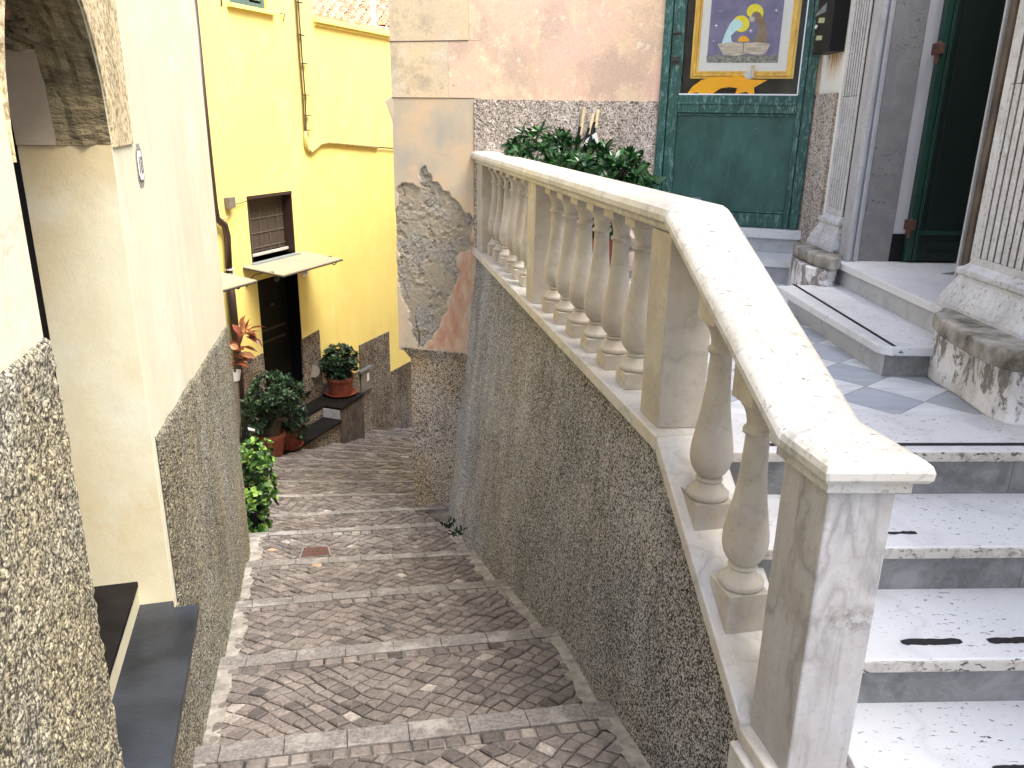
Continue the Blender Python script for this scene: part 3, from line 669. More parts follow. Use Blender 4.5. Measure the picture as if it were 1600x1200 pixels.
def straight_baluster(s, t0):
    """turned shaft + plinth block + abacus joined in one mesh, made once and copied"""
    global protoB
    c = Q(s + .06, t0 + .0, 0) + nq * .06
    if protoB is None:
        mb = MB(fix=True); mb.lathe((0, 0, .067), [(r_, z_ * 1.0) for r_, z_ in PROF], 32)
        square(mb, V(0, 0, 0), 0, .067, BW / 2 + .002); square(mb, V(0, 0, 0), .626, .664, BW / 2 + .001)
        me_o = obj('baluster', mb, 'marble', None, base=(0, 0, 0))
        for p_ in me_o.data.polygons: p_.use_smooth = len(p_.vertices) == 4 and p_.index < 36 * 32
        me_o.modifiers.new('bevel', 'BEVEL').width = .003; me_o.modifiers['bevel'].limit_method = 'ANGLE'; me_o.modifiers['bevel'].angle_limit = radians(60)
        protoB = me_o; o = me_o
    else:
        o = protoB.copy(); COL.objects.link(o)
    o.rotation_euler.z = radians(random.uniform(-2.5, 2.5)); o.scale = (1, 1, 1.0)
    o.parent = bal; l_ = wloc(bal); o.location = Vector((c[0] - l_.x, c[1] - l_.y, -1.0 - l_.z))
    return o
for s in S2: straight_baluster(s, .022)
for s in S1: straight_baluster(s, .038)
CAPS = .52                                   # slope of the descending handrail
capz = lambda s: -.335 + CAPS * (s + .03)     # underside along the slope (s<0)
for (sc, zb) in ((-.283, -1.119), (-.545, -1.273)):
    c = Q(sc, .066, 0); mb = MB(); mb.lathe((c[0], c[1], zb), PROF, 36)
    zlo = slz(sc) - .002; square(mb, V(c[0], c[1], 0), zlo, zb, .063, SL, 0)
    square(mb, V(c[0], c[1], 0), zb + .56, capz(sc) + .01, .060, .0, CAPS)
    o = obj('baluster', mb, 'marble', bal)
    for p_ in o.data.polygons: p_.use_smooth = p_.index < 36 * 36 and len(p_.vertices) == 4
    md = o.modifiers.new('bevel', 'BEVEL'); md.width = .003; md.limit_method = 'ANGLE'; md.angle_limit = radians(60)
# handrail: rounded section swept along the level run and down the slope
def capsec(s, z, t0=-.045, t1=.178, h=.062, fil=.028, shear=0):
    """z = underside of fillet; shear gives the bevelled mitre"""
    pts = [(t0 + .03, 0), (t0 + .03, fil), (t0 + .006, fil), (t0, fil + .010), (t0, fil + h * .45), (t0 + .008, fil + h * .75), (t0 + .026, fil + h * .93), (t0 + .05, fil + h),
           (t1 - .05, fil + h), (t1 - .026, fil + h * .93), (t1 - .008, fil + h * .75), (t1, fil + h * .45), (t1, fil + .010), (t1 - .006, fil), (t1 - .03, fil), (t1 - .03, 0)]
    return [Q(s, t_, z + y_) for t_, y_ in pts]
mb = MB(); secs = [capsec(4.12, -.335), capsec(2.0, -.335), capsec(.3, -.335), capsec(-.028, -.335)]
loft(mb, secs); obj('handrail', mb, 'marble_cap', bal, smooth=False, bevel=.009, seg=3)
mb = MB(); loft(mb, [capsec(s_, capz(s_) if s_ < -.031 else -.335) for s_ in (-.032, -.30, -.60, -.838)])
obj('sloping_handrail', mb, 'marble_cap', bal, bevel=.009, seg=3)
# end pier
mb = MB(); a = Q(-.987, 0, 0); b_ = Q(-.795, 0, 0)
def quad(s0, s1, t0, w_, z): 
    a = Q(s0, t0, z); b_ = Q(s1, t0, z); return [a, a + vf * w_, b_ + vf * w_, b_]
mb.prism(quad(-.987, -.795, 0, .150, -1.60), (0, 0, .85))
pier = obj('end_pier', mb, 'marble_pier', bal, bevel=.006)
# cap of pier with rounded edge: stacked offsets
def ringstack(levels, s0, s1, t0, w_):
    secs = []
    for off, z in levels:
        a = Q(s0 - off, t0 - off, z); b_ = Q(s1 + min(off, .01), t0 - off, z); secs.append([a, a + vf * (w_ + 2 * off), b_ + vf * (w_ + 2 * off), b_])
    return secs
mb = MB(); loft(mb, ringstack([(.018, -.757), (.018, -.726), (.036, -.725), (.042, -.715), (.043, -.698), (.038, -.684), (.026, -.674), (.008, -.669)], -.987, -.795, 0, .150))
obj('pier_cap', mb, 'marble_cap', pier, bevel=.008, seg=3)
mb = MB(); loft(mb, ringstack([(.028, -1.60), (.030, -1.556), (.024, -1.552), (.006, -1.548)], -.987, -.795, 0, .150))
obj('pier_base_moulding', mb, 'marble_base', pier, bevel=.004)
mb = MB(); loft(mb, ringstack([(.050, -1.9), (.050, -1.604), (.040, -1.600)], -.987, -.80, 0, .150))
obj('pier_plinth', mb, 'marble_base', pier, bevel=.004)

# ------------------------------------------------------------------ retaining wall under the balustrade (battered, bulging at the far end)
foot = [(.62, 1.55, -1.9), (.56, 1.80, -2.0)] + [(x, y, z) for (x, y), z in zip(R6, Z6)]
foot[-1] = (-.60, 6.66, -3.42); foot.append((-.60, 6.9, -3.5))
ft = np.array(foot); fs = [(p_ - q0)[:2] @ dq[:2] for p_ in ft]
topz = lambda s: -1.05 if s > -.066 else slz(s) - .055
NS, NZ = 300, 90
P = []
for i in range(NS + 1):
    s = -.86 + (4.22 + .86) * i / NS
    fx = np.interp(s, fs, ft[:, 0]); fy = np.interp(s, fs, ft[:, 1]); fz = np.interp(s, fs, ft[:, 2]) - .25
    T = Q(s, 0.004, topz(s)); row = []
    tb = ((fx - q0[0]) * nq[0] + (fy - q0[1]) * nq[1])
    for j in range(NZ + 1):
        k = j / NZ; e = k ** 1.15
        z = T[2] + (fz - T[2]) * k; t_ = .004 + (tb - .004) * e
        t_ -= .018 * (fbm(s * 1.6 + 9, z * 1.6 + 30, 3) - .45) * min(1, 6 * k) + .006 * (vnoise(s * 45, z * 45) - .5) + .004 * (vnoise(s * 90 + 5, z * 90) - .5)
        row.append(Q(s, t_, z))
    P.append(row)
mb = MB(fix=False).sheet([[P[i][j] for i in range(NS + 1)] for j in range(NZ + 1)])
k = len(mb.v)
mb.add([Q(-.84, .16, topz(-.84)), Q(4.2, .16, -1.06), Q(4.2, .16, -3.8), Q(-.84, .16, -2.3)], [(0, 1, 2, 3)])
rw = obj('retaining_wall', mb, 'rc_wall', base=(0, 4, -2.2), smooth=True)
tag(rw, 'dark grey roughcast retaining wall below the marble balustrade, facing the alley', 'retaining wall')

# ------------------------------------------------------------------ terrace floor and marble steps
tag(obj('terrace_floor', MB().prism([Q(-.02, .17, -1.16) + V(0, 0, 0), (2.9, 2.86, -1.16), (2.9, 6.4, -1.16), (-.33, 6.6, -1.16), Q(3.9, .17, -1.16)], (0, 0, .12)), 'tiles', base=(1, 4, -1.04)), kind='structure')
steps = thing('marble_steps', 'worn white marble steps with grey risers climbing to the terrace beside the square pier', 'steps', (1.6, 2.2, -1.4))
NY = [(2.485, -1.036), (2.150, -1.206), (1.835, -1.367), (1.520, -1.527), (1.20, -1.69)]
yl = lambda y, x: y + .045 * (x - 1.4)
def xq(y): # x of inner face of the balustrade at depth y
    s = (y - q0[1]) / dq[1]; return Q(s, .185, 0)[0]
for i, (y, z) in enumerate(NY):
    yb = (2.845 if i == 0 else NY[i - 1][0] + .05)
    XE = 3.4; xs = [xq(y) - .02, 1.56 - .11 * i if i else 1.33, 2.02 + .05 * i, XE]
    mb = MB(); a, c = xs[0], XE
    mb.prism([(a, yl(y, a) + .004, z - .038), (c, yl(y, c) + .004, z - .038), (c, yl(yb, c), z - .038), (a, yl(yb, a), z - .038)], (0, 0, .038))
    trd = obj('tread', mb, 'tread', steps, bevel=.005)
    xs = [xs[0]] + sorted(random.Random(i + 5).uniform(1.2, 1.9) + .75 * k_ for k_ in range(2)) + [XE]
    for k in range(3):
        a, c = xs[k], xs[k + 1] - .002
        mb = MB(); mb.prism([(a, yl(y, a), z - .0385), (c, yl(y, c), z - .0385), (c, yl(y, c) + .01, z - .0385), (a, yl(y, a) + .01, z - .0385)], (0, 0, .034))
        obj('worn_nosing', mb, 'nosing', trd, bevel=.003)
    if i < 4:
        zb = NY[i + 1][1]; xs2 = [xq(y) - .02, 1.72 - .13 * i, 2.3, XE]
        for k in range(3):
            a, c = xs2[k], xs2[k + 1] - .002
            mb = MB(); mb.prism([(a, yl(y, a) + .028, zb - .005), (c, yl(y, c) + .028, zb - .005), (c, yl(y, c) + .07, zb - .005), (a, yl(y, a) + .07, zb - .005)], (0, 0, z - .0385 - zb + .005))
            obj('riser', mb, 'riser', steps)
# pitted front edges, worn anti-slip bands
def band(x0, x1, yc, w_, z, ragged=.0, name='antislip_strip'):
    n = max(2, int((x1 - x0) / .012)); r_ = random.Random(int(x0 * 1000))
    lo = []; hi = []
    for k in range(n + 1):
        x = x0 + (x1 - x0) * k / n; e = min(1, min(k, n - k) / 2 + .5)
        lo.append((x, yl(yc, x) - w_ / 2 * e + r_.uniform(-ragged, ragged), z + .0012)); hi.append((x, yl(yc, x) + w_ / 2 * e + r_.uniform(-ragged, ragged), z + .0012))
    mb = MB().prism(lo + hi[::-1], (0, 0, .0012)); return obj(name, mb, 'strip', steps)
band(.86, 3.3, atz(1450, 695, NY[0][1])[1] , .022, NY[0][1])
p_ = atz(1405, 831, NY[1][1]); band(p_[0] - .05, p_[0] + .05, p_[1], .016, NY[1][1], .004)
p_ = atz(1452, 1000, NY[2][1]); band(p_[0] - .085, p_[0] + .088, p_[1], .025, NY[2][1], .0025); band(atz(1540, 998, NY[2][1])[0], 2.2, p_[1] + .002, .025, NY[2][1], .002)
p_ = atz(1560, 1196, NY[3][1]); band(p_[0] - .02, p_[0] + .5, p_[1], .014, NY[3][1], .002)
# side cheek below the sloping rail, seen from the stairs
mb = MB(); mb.prism([Q(-.985, .155, -2.1), Q(.05, .155, -2.1), Q(.05, .155, -1.06), Q(-.066, .155, -1.06), Q(-.985, .155, slz(-.985) - .06)], nq * .028)
obj('cheek', mb, 'marble_base', steps)
mb = MB(); mb.prism([(xq(1.0), 1.1, -1.75), (3.4, 1.15, -1.75), (3.4, -1.5, -1.75), (.7, -1.5, -1.75)], (0, 0, .058))
tag(obj('stair_landing', mb, 'cement', base=(1.5, 0, -1.7)), kind='structure')

# ------------------------------------------------------------------ back wall (az 108)
AZB = 108; db = dirv(AZB); nb = V(db[1], -db[0], 0); nb = -nb if nb[1] > 0 else nb   # nb points towards camera
B0 = V(-.993, 6.766, 0); JU = .70                       # u of the balustrade junction
def Bp(u, off, z): p_ = B0 + db * u + nb * off; return V(p_[0], p_[1], z)
def bu(px, py): p_ = onpl(px, py, (-.33, 6.55), AZB); return ((p_ - B0)[:2] @ db[:2], p_[2])
bw = thing('salmon_building', 'old building with faded salmon and ochre render and roughcast lower wall behind the terrace', 'building', (.5, 6.4, -1.0))
UW0, UW1 = bu(1034, 100)[0], bu(1268, 100)[0]          # door opening
ZS = -.722
UC = 3.40; UW1 = 3.165
mb = facade([(JU + .05, UW0, [(-1.3, -1.3, 3.4, 3.4)]), (UW0, UW1, [(1.15, 1.15, 3.4, 3.4), (-1.3, -1.3, ZS, ZS)]), (UW1, UC, [(-1.3, -1.3, 3.4, 3.4)])], (B0[0], B0[1], 0), db, -nb, .30)
obj('salmon_render', mb, 'salmon', bw)
# ochre strips at the left corner, upper
zc1, zc2 = bu(670, 64)[1], bu(680, 153)[1]
u1, u2 = bu(732, 30)[0], bu(700, 110)[0]
mb = MB(); mb.obox(Bp(0, 0.0, zc1 + .002), db * u1, -nb * .29, (0, 0, 3.4 - zc1)); mb.obox(Bp(0, 0, zc2 + .002), db * u2, -nb * .29, (0, 0, zc1 - zc2 - .004))
obj('ochre_render', mb, 'ochre', bw)
mb = MB(); mb.obox(Bp(u1 + .002, -.001, zc1), db * (JU + .05 - u1), -nb * .28, (0, 0, 3.4 - zc1)); mb.obox(Bp(u2 + .002, -.001, zc2 + .002), db * (JU + .05 - u2), -nb * .28, (0, 0, zc1 - zc2 - .004))
obj('salmon_render', mb, 'salmon', bw)
# damaged corner panel (grid, relief + mask)
patch = [bu(*p_) for p_ in ((618, 300), (634, 288), (652, 290), (655, 268), (664, 258), (676, 283), (700, 300), (722, 325), (738, 348), (736, 382), (722, 396), (714, 425), (704, 455), (694, 490), (676, 532), (655, 548), (640, 520), (632, 480), (622, 440))]
redp = [bu(*p_) for p_ in ((744, 368), (744, 410), (738, 470), (724, 552), (655, 552), (664, 532), (690, 500), (703, 465), (710, 430), (722, 395), (735, 380))]
Z0, Z1 = bu(670, 548)[1] - .02, zc2
NU, NV = 90, 240; U = np.linspace(0, JU + .06, NU + 1); Z = np.linspace(Z0, Z1, NV + 1); UU, ZZ = np.meshgrid(U, Z)
nz_ = (fbm(UU * 9, ZZ * 9 + 50, 5) - .48) * .22
sp = sdpoly(UU, ZZ, patch) + nz_ * .6; sr = sdpoly(UU, ZZ, redp) + nz_ * .5
mp = np.clip(sp / .012 + .5, 0, 1); mr = np.clip(sr / .09 + .5 + (fbm(UU * 14 + 7, ZZ * 5, 4) - .47) * 1.6, 0, 1) * .85 * (sr > -.05)
crack = np.zeros_like(UU)
cl = [bu(648, 495), bu(650, 508), bu(654, 520), bu(654, 545)]
for (a, b2) in zip(cl[:-1], cl[1:]):
    ex, ey = b2[0] - a[0], b2[1] - a[1]; tt = np.clip(((UU - a[0]) * ex + (ZZ - a[1]) * ey) / (ex * ex + ey * ey), 0, 1)
    crack = np.maximum(crack, (np.hypot(UU - a[0] - tt * ex, ZZ - a[1] - tt * ey) < .006) * .8)
smo = np.clip((fbm(UU * 5 + 20, ZZ * 4 + 3, 3) - .40) / .08, 0, 1)
off = -.014 * mp + mp * (1 - .8 * smo) * .010 * (fbm(UU * 30, ZZ * 30, 4) - .48) * 2 + .01 * (fbm(UU * 2, ZZ * 2 + 9, 2) - .4) - .008 * (fbm(UU * 13 + 3, ZZ * 13, 3) > .62) * mp
inl = bu(600, 160)[0]
lef = .012 * (fbm(UU * 0 + 3, ZZ * 6, 3) - .5)
VV = np.stack([B0[0] + db[0] * UU + nb[0] * off, B0[1] + db[1] * UU + nb[1] * off, ZZ], -1)
ledge = np.interp(ZZ[:, 0], [bu(612, 190)[1], bu(600, 158)[1], bu(610, 150)[1]], [0, -.055, 0]); VV[:, 0, 0] += ledge; VV[:, 1, 0] += ledge * .7
mb = MB(fix=False); mb.sheet([[VV[j, i] for i in range(NU + 1)] for j in range(NV + 1)])
side = [[tuple(VV[j, 0]), tuple(VV[j, 0] + np.array([*(-nb[:2] * .6), 0]))] for j in range(NV + 1)]
dm = obj('damaged_corner', mb, 'damaged', bw)
me = dm.data; at = me.color_attributes.new('mask', 'FLOAT_COLOR', 'POINT')
cc_ = np.stack([mp, mr, np.maximum(crack, 0), np.ones_like(mp)], -1).reshape(-1); at.data.foreach_set('color', cc_.astype(np.float32))
mb = MB(fix=False); mb.sheet(side); obj('corner_return', mb, 'damaged', bw)
mb = MB(); mb.obox(Bp(.17, -.03, Z1), db * (JU - .13), -nb * .02, (0, 0, -2.4)); obj('core', mb, 'ochre', bw)
# scored lines
mb = MB(); mb.obox(Bp(0, .002, zc1 - .004), db * u1, -nb * .004, (0, 0, .007)); mb.obox(Bp(0, .002, zc2 - .003), db * (JU), -nb * .004, (0, 0, .006)); mb.obox(Bp(JU + .0, .002, zc2 - 1.0), db * .006, -nb * .004, (0, 0, 1.0))
obj('scored_joint', mb, 'brownstone', bw)
# roughcast corner pier at the foot of the building
zt = bu(670, 545)[1]; ub = .115
mb = MB(fix=False); n = 60; mz = 110
P = []
for j in range(mz + 1):
    z = zt + (-4.0 - zt) * j / mz; row = []
    o_ = .03 * max(0, 1 - (zt - z) / .10)
    for i in range(n + 1):
        u_ = ub - o_ * 2.6 + (JU + .05 - ub + o_ * 2.6) * i / n
        row.append(Bp(u_, .01 + o_ + .012 * (fbm(u_ * 3, z * 3, 3) - .4) + .008 * (vnoise(u_ * 50, z * 50) - .5), z))
    P.append(row)
mb.sheet(P); mb.sheet([[row[0], row[0] - nb * .7] for row in P]); mb.add([P[0][0], P[0][-1], P[0][-1] - nb * .3, P[0][0] - nb * .3], [(0, 1, 2, 3)])
obj('roughcast_base', mb, 'rc_pier', bw, smooth=False)
# solid building body behind the corner; unseen depth added to shade the far alley
mb = MB(); mb.prism([Bp(.02, -.31, -5.0), Bp(UC, -.31, -5.0), Bp(UC, -9.0, -5.0), Bp(-1.5, -9.0, -5.0), Bp(.3, -2.0, -5.0)], (0, 0, 8.3)); obj('unseen_building_body', mb, 'ochre', bw)
# roughcast dado on the terrace
zd = bu(870, 157)[1]; ud0 = bu(742, 200)[0]
mb = MB(fix=False); n = 90; P = []
for j in range(60):
    z = zd + (-1.05 - zd) * j / 59; P.append([Bp(ud0 + (UW0 - .005 - ud0) * i / n, .014 + .008 * (vnoise(i * .9, j * .9) - .5), z + (.006 * (vnoise(i * .3, 3) - .5) if j == 0 else 0)) for i in range(n + 1)])
mb.sheet(P); mb.add([P[0][0], P[0][-1], P[0][-1] - nb * .03, P[0][0] - nb * .03], [(0, 1, 2, 3)]); mb.add([P[0][0], P[-1][0], P[-1][0] - nb * .03, P[0][0] - nb * .03], [(0, 1, 2, 3)])
obj('roughcast_dado', mb, 'rc_back', bw)

# green door (fixed timber frame, glazed top, solid bottom panel)
gd = thing('green_door', 'flaking green half-glazed timber door at the head of two marble steps', 'door', Bp((UW0 + UW1) / 2, .0, ZS))
def gbox(name, ua, ub_, za, zb, off, th, mat='greenpaint', par=None, bev=.004):
    mb = MB(); mb.obox(Bp(ua, off, za), db * (ub_ - ua), -nb * th, (0, 0, zb - za)); return obj(name, mb, mat, par or gd, bevel=bev)
ui0, ui1 = bu(1048, 100)[0], bu(1262, 100)[0]
gbox('frame', UW0 + .002, ui0 - .004, ZS + .002, 1.148, .03, .12); gbox('frame', ui1 + .004, UW1 - .002, ZS + .002, 1.148, .03, .12)
gbox('frame', UW0 + .002, UW1 - .002, 1.10, 1.148, .028, .12)
zr1, zr0 = bu(1150, 149)[1], bu(1150, 177)[1]
uu0, uu1 = bu(1063, 120)[0], bu(1250, 120)[0]
gbox('stile', ui0, uu0, ZS + .004, 1.10, .016, .05); gbox('stile', uu1, ui1, ZS + .004, 1.10, .016, .05)
gbox('rail', uu0, uu1, zr0, zr1, .018, .05); gbox('rail_moulding', uu0, uu1, zr0 + .055, zr0 + .07, .026, .01)
gbox('panel', uu0, uu1, ZS + .10, zr0, -.004, .03, 'greenpanel', bev=.002)
gbox('bottom_rail', uu0, uu1, ZS + .004, ZS + .10, .014, .05)
gbox('panel_moulding', uu0, uu1, zr0 - .018, zr0 - .004, .010, .02); gbox('panel_moulding', uu0, uu1, ZS + .104, ZS + .116, .008, .02)
gbox('glazing_bead', uu0, uu1, zr1 + .001, zr1 + .010, .012, .02, 'whitep', bev=.001); gbox('glazing_bead', uu0, uu0 + .008, zr1 + .01, 1.10, .010, .02, 'greenpaint', bev=.001); gbox('glazing_bead', uu1 - .008, uu1, zr1 + .01, 1.10, .010, .02, 'whitep', bev=.001)
for zz, hh in ((bu(1060, 52)[1], .02), (bu(1060, 95)[1], .05)):
    mb = MB(); mb.obox(Bp(ui0 + .005, .024, zz - hh / 2), db * .06, -nb * .012, (0, 0, hh)); mb.tube([Bp(ui0 + .01, .03, zz), Bp(ui0 + .055, .03, zz)], .006, 8); obj('bolt', mb, 'iron', gd)
mb = MB(); mb.obox(Bp(uu0 + .001, -.0, zr1 + .002), db * (uu1 - uu0 - .002), -nb * .003, (0, 0, 1.10 - zr1 - .004)); mb.fix = True
obj('glass_pane', mb, 'glass', gd)
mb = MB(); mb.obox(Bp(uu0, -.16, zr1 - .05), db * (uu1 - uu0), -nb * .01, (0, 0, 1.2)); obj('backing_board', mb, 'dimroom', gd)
mb = MB(); mb.obox(Bp(bu(1083, 0)[0], .0, bu(1090, 312)[1]), db * .028, -nb * .002, (0, 0, .022)); 
t2 = MB(); t2.obox(Bp(bu(1082, 312)[0], -.002, bu(1082, 314)[1]), db * .06, nb * .002, (0, 0, .026)); obj('paper_scrap', t2, 'steel', gd)

# framed picture behind the glass
def bu2(px, py, off):   # measurement on a plane set back from the wall face
    p_ = onpl(px, py, (Bp(0, off, 0)[0], Bp(0, off, 0)[1]), AZB); return ((p_ - B0)[:2] @ db[:2], p_[2])
PO = -.034
fr_ = thing('framed_picture', 'gilt-framed picture of two haloed figures in a boat at night, behind the door glass', 'picture', Bp(1.9 + .7, PO, .28))
fr_.location = Vector([float(x) for x in Bp(bu2(1160, 120, PO)[0], PO, bu2(1160, 120, PO)[1])])
ga, gz = bu2(1078, 123, PO); gb = bu2(1239, 123, PO)[0]
ma = bu2(1091, 110, PO)[0]; mbb = bu2(1228, 110, PO)[0]; mz0 = bu2(1160, 111, PO)[1]
def pbox(name, ua, ub_, za, zb, off, th, mat, bev=0): mb = MB(); mb.obox(Bp(ua, off, za), db * (ub_ - ua), -nb * th, (0, 0, zb - za)); return obj(name, mb, mat, fr_, bevel=bev)
TOP = 1.06
mb = MB()
for (k0, k1, of) in ((0, .35, .0), (.35, .72, .010), (.72, 1.0, .004)):
    w1 = (ma - ga)
    a0, a1 = ga + w1 * k0, ga + w1 * k1; c0, c1 = gb - (gb - mbb) * k1, gb - (gb - mbb) * k0; z0_, z1_ = gz + (mz0 - gz) * k0, gz + (mz0 - gz) * k1
    mb.obox(Bp(a0, PO + of + .012, z0_), db * (a1 - a0 - .0015), -nb * .02, (0, 0, TOP - z0_)); mb.obox(Bp(c0 + .0015, PO + of + .012, z0_), db * (c1 - c0), -nb * .02, (0, 0, TOP - z0_))
    mb.obox(Bp(a0, PO + of + .0115, z0_), db * (c1 - a0), -nb * .0195, (0, 0, z1_ - z0_ - .0015))
obj('gilt_moulding', mb, 'gold', fr_, bevel=.002)
pbox('groove', ga + .004, gb - .004, gz + .004, TOP, PO + .004, .01, 'golddark')
pbox('mount', ma - .003, mbb + .003, mz0 - .003, TOP, PO + .0075, .002, 'mat')
pa, pz = bu2(1104, 98, PO + .01); pb = bu2(1215, 98, PO + .01)[0]
pbox('painting', pa, pb, pz, TOP, PO + .010, .002, 'night')
def pshape(name, pts, mat, lift):
    mb = MB(); mb.prism([Bp(*(lambda q_: (q_[0], PO + .0102 + lift, q_[1]))(bu2(x, y, PO + .0102))) for x, y in pts], nb * .0006); return obj(name, mb, mat, fr_)
def circ(cx, cy, r, n=22, a0=0, a1=360): return [(cx + r * cos(radians(a0 + (a1 - a0) * i / n)), cy - r * sin(radians(a0 + (a1 - a0) * i / n))) for i in range(n + 1)]
pshape('painted_sea', [(1104, 98), (1104, 87), (1112, 88), (1122, 85), (1133, 88), (1150, 86), (1170, 87), (1190, 84), (1205, 87), (1215, 84), (1215, 98)], 'sea', .0002)
pshape('painted_figure', [(1177, 67), (1184, 50), (1184, 33), (1177, 22), (1178, 17), (1185, 15), (1193, 22), (1198, 45), (1198, 67)], 'brownp', .0004)
pshape('painted_halo', circ(1180, 19, 13, 22, -20, 200) + circ(1182, 26, 8, 16, 200, -20), 'halo', .0006)
pshape('painted_halo', circ(1158, 37, 13), 'halo', .0006)
pshape('painted_figure', [(1128, 68), (1132, 55), (1140, 38), (1146, 31), (1154, 30), (1160, 36), (1160, 43), (1150, 48), (1142, 56), (1143, 64), (1146, 67)], 'paleblue', .0012)
pshape('painted_halo', circ(1162, 65, 9, 16, 0, 180), 'star', .0006)
pshape('painted_figure', circ(1175, 30, 4.5, 12), 'boat', .0014)
pshape('painted_boat', [(1121, 69), (1140, 66), (1162, 67), (1185, 66), (1204, 69), (1197, 82), (1188, 86), (1168, 84), (1150, 87), (1130, 86)], 'boat', .0018)
pshape('painted_mast', [(1161, 67), (1162.5, 67), (1162, 82), (1160.5, 82)], 'brownp', .0026)
for (x, y, r_) in ((1119, 40, 3.4), (1213, 16, 3.2), (1173, 48, 4), (1115, 64, 1.8), (1125, 17, 1.5)):
    pshape('painted_star', [(x, y - r_), (x + r_ * .2, y - r_ * .2), (x + r_, y), (x + r_ * .2, y + r_ * .2), (x, y + r_), (x - r_ * .2, y + r_ * .2), (x - r_, y), (x - r_ * .2, y - r_ * .2)], 'whitep', .0004)
# comet star cut-out standing on the rail, with a small clip
SO = -.010
pts = [(1073, 147.5), (1082, 135), (1096, 125), (1112, 120), (1128, 119.5), (1146, 121), (1147, 122), (1140, 114), (1158, 119.5), (1163, 120), (1175, 124), (1199, 125), (1178, 137), (1179, 147.5), (1171, 147.5), (1166, 143), (1160, 145), (1148, 147.5), (1152, 138), (1140, 136), (1126, 138), (1112, 147.5), (1092, 147.5), (1090, 144)]
mb = MB(); mb.prism([Bp(*(lambda q_: (q_[0], SO, q_[1]))(bu2(x, y, SO))) for x, y in pts], -nb * .005)
o = obj('comet_star', mb, 'star', base=Bp(*(lambda q_: (q_[0], SO, q_[1]))(bu2(1130, 147.5, SO)))); tag(o, 'orange comet-shaped star cut-out below the gilt frame in the door window', 'star decoration')
cp = thing('paper_clip_ornament', 'little pale round ornament on a wooden peg over the comet star', 'ornament', Bp(*(lambda q_: (q_[0], SO + .004, q_[1]))(bu2(1171, 125, SO))))
mb = MB(); mb.prism([Bp(*(lambda q_: (q_[0], SO + .003, q_[1]))(bu2(x, y, SO))) for x, y in circ(1170, 117, 7, 20)], nb * .004); obj('disc', mb, 'mat', cp)
mb = MB(); mb.prism([Bp(*(lambda q_: (q_[0], SO + .003, q_[1]))(bu2(x, y, SO))) for x, y in ((1174, 102), (1179, 102), (1179, 122), (1175, 122))], nb * .008); obj('peg', mb, 'woodclip', cp)

# two marble steps to the green door
gs = thing('door_steps', 'two short white marble steps under the flaking green door', 'steps', Bp(2.9, .25, -1.04))
ul, ur = bu(1034, 100)[0] - .02, UW1 + .035
f1 = -((aty(1200, 441, 5.455)[:2] - B0[:2]) @ (-nb[:2]))   # outward offset of first riser
def sbox(name, ua, ub_, za, zb, off0, off1, mat, bev=.003):
    mb = MB(); mb.obox(Bp(ua, off0, za), db * (ub_ - ua), nb * (off1 - off0), (0, 0, zb - za)); return obj(name, mb, mat, gs, bevel=bev)
O1 = abs(f1); O2 = .035
sbox('riser', ul, ur - .04, -1.04, -.935, -.02, O1 - .03, 'riser_lt'); sbox('tread', ul - .01, ur, -.935, -.888, -.02, O1, 'tread')
sbox('riser', ul, ur - .02, -.888, -.787, -.02, O2, 'riser_lt'); sbox('tread', ul - .01, ur + .01, -.787, ZS - .001, -.02, O2 + .03, 'tread')

# ------------------------------------------------------------------ church side (right)
ch = thing('church_building', 'weathered church with fluted white pilasters and grey stone doorway on the right', 'church', (2.3, 4.2, -1.0))
HT = 3.2
def cbox(name, a, b_, mat, par=ch, bev=.004): return obj(name, MB().box(a, b_), mat, par, bevel=bev)
XF = 2.035
yA = atx(1345, 150, XF)[1]
YR = 4.68                        # far reveal plane of the doorway
cbox('wall', (XF, YR + .02, -1.2), (3.3, 5.86, HT), 'whiteplaster', bev=0)
# roughcast strip next to green door
ya, yb2 = 5.40, 5.80; zrc = atx(1275, 148, XF)[2]
mb = MB(fix=False); P = [[(XF - .012 - .008 * vnoise(i * .9, j * .9), ya + (yb2 - ya) * i / 40, -1.05 + (zrc + 1.05) * j / 110) for i in range(41)] for j in range(111)]
mb.sheet([r_[::-1] for r_ in P]); mb.add([P[0][0], P[-1][0], (XF, ya, zrc), (XF, ya, -1.05)], [(0, 1, 2, 3)]); obj('roughcast_strip', mb, 'rc_back', ch)
# pilaster builder: flat shaft with fluting (grooves cut as real recesses between fillets)
def pilaster(name, xface, xback, y0, y1, zb, zt_, ngr, pilmat='pilaster', zcab=None):
    par = obj(name, MB().box((xface + .005, y0, zb), (xback, y1, zt_)), 'brownstone', ch)
    mb = MB(); wd_ = (y1 - y0); m_ = .10 * wd_; pit = (wd_ - 2 * m_) / ngr; zc = zcab if zcab else zb
    mb.box((xface, y0, zb), (xface + .0055, y0 + m_, zt_)); mb.box((xface, y1 - m_, zb), (xface + .0055, y1, zt_))
    for k in range(ngr + 1):
        yy = y0 + m_ + pit * k; hw = pit * .36; a_, c_ = max(y0 + m_, yy - hw), min(y1 - m_, yy + hw)
        mb.box((xface + .001, a_, zb + .04), (xface + .0055, c_, zc - .003))
        mb.box((xface + .001, yy - pit * .30, zc), (xface + .0055, yy + pit * .30, zt_))
    mb.box((xface, y0 + m_, zb), (xface + .0055, y1 - m_, zb + .039))
    obj('fluting', mb, pilmat, par, bevel=.0025)
    return par
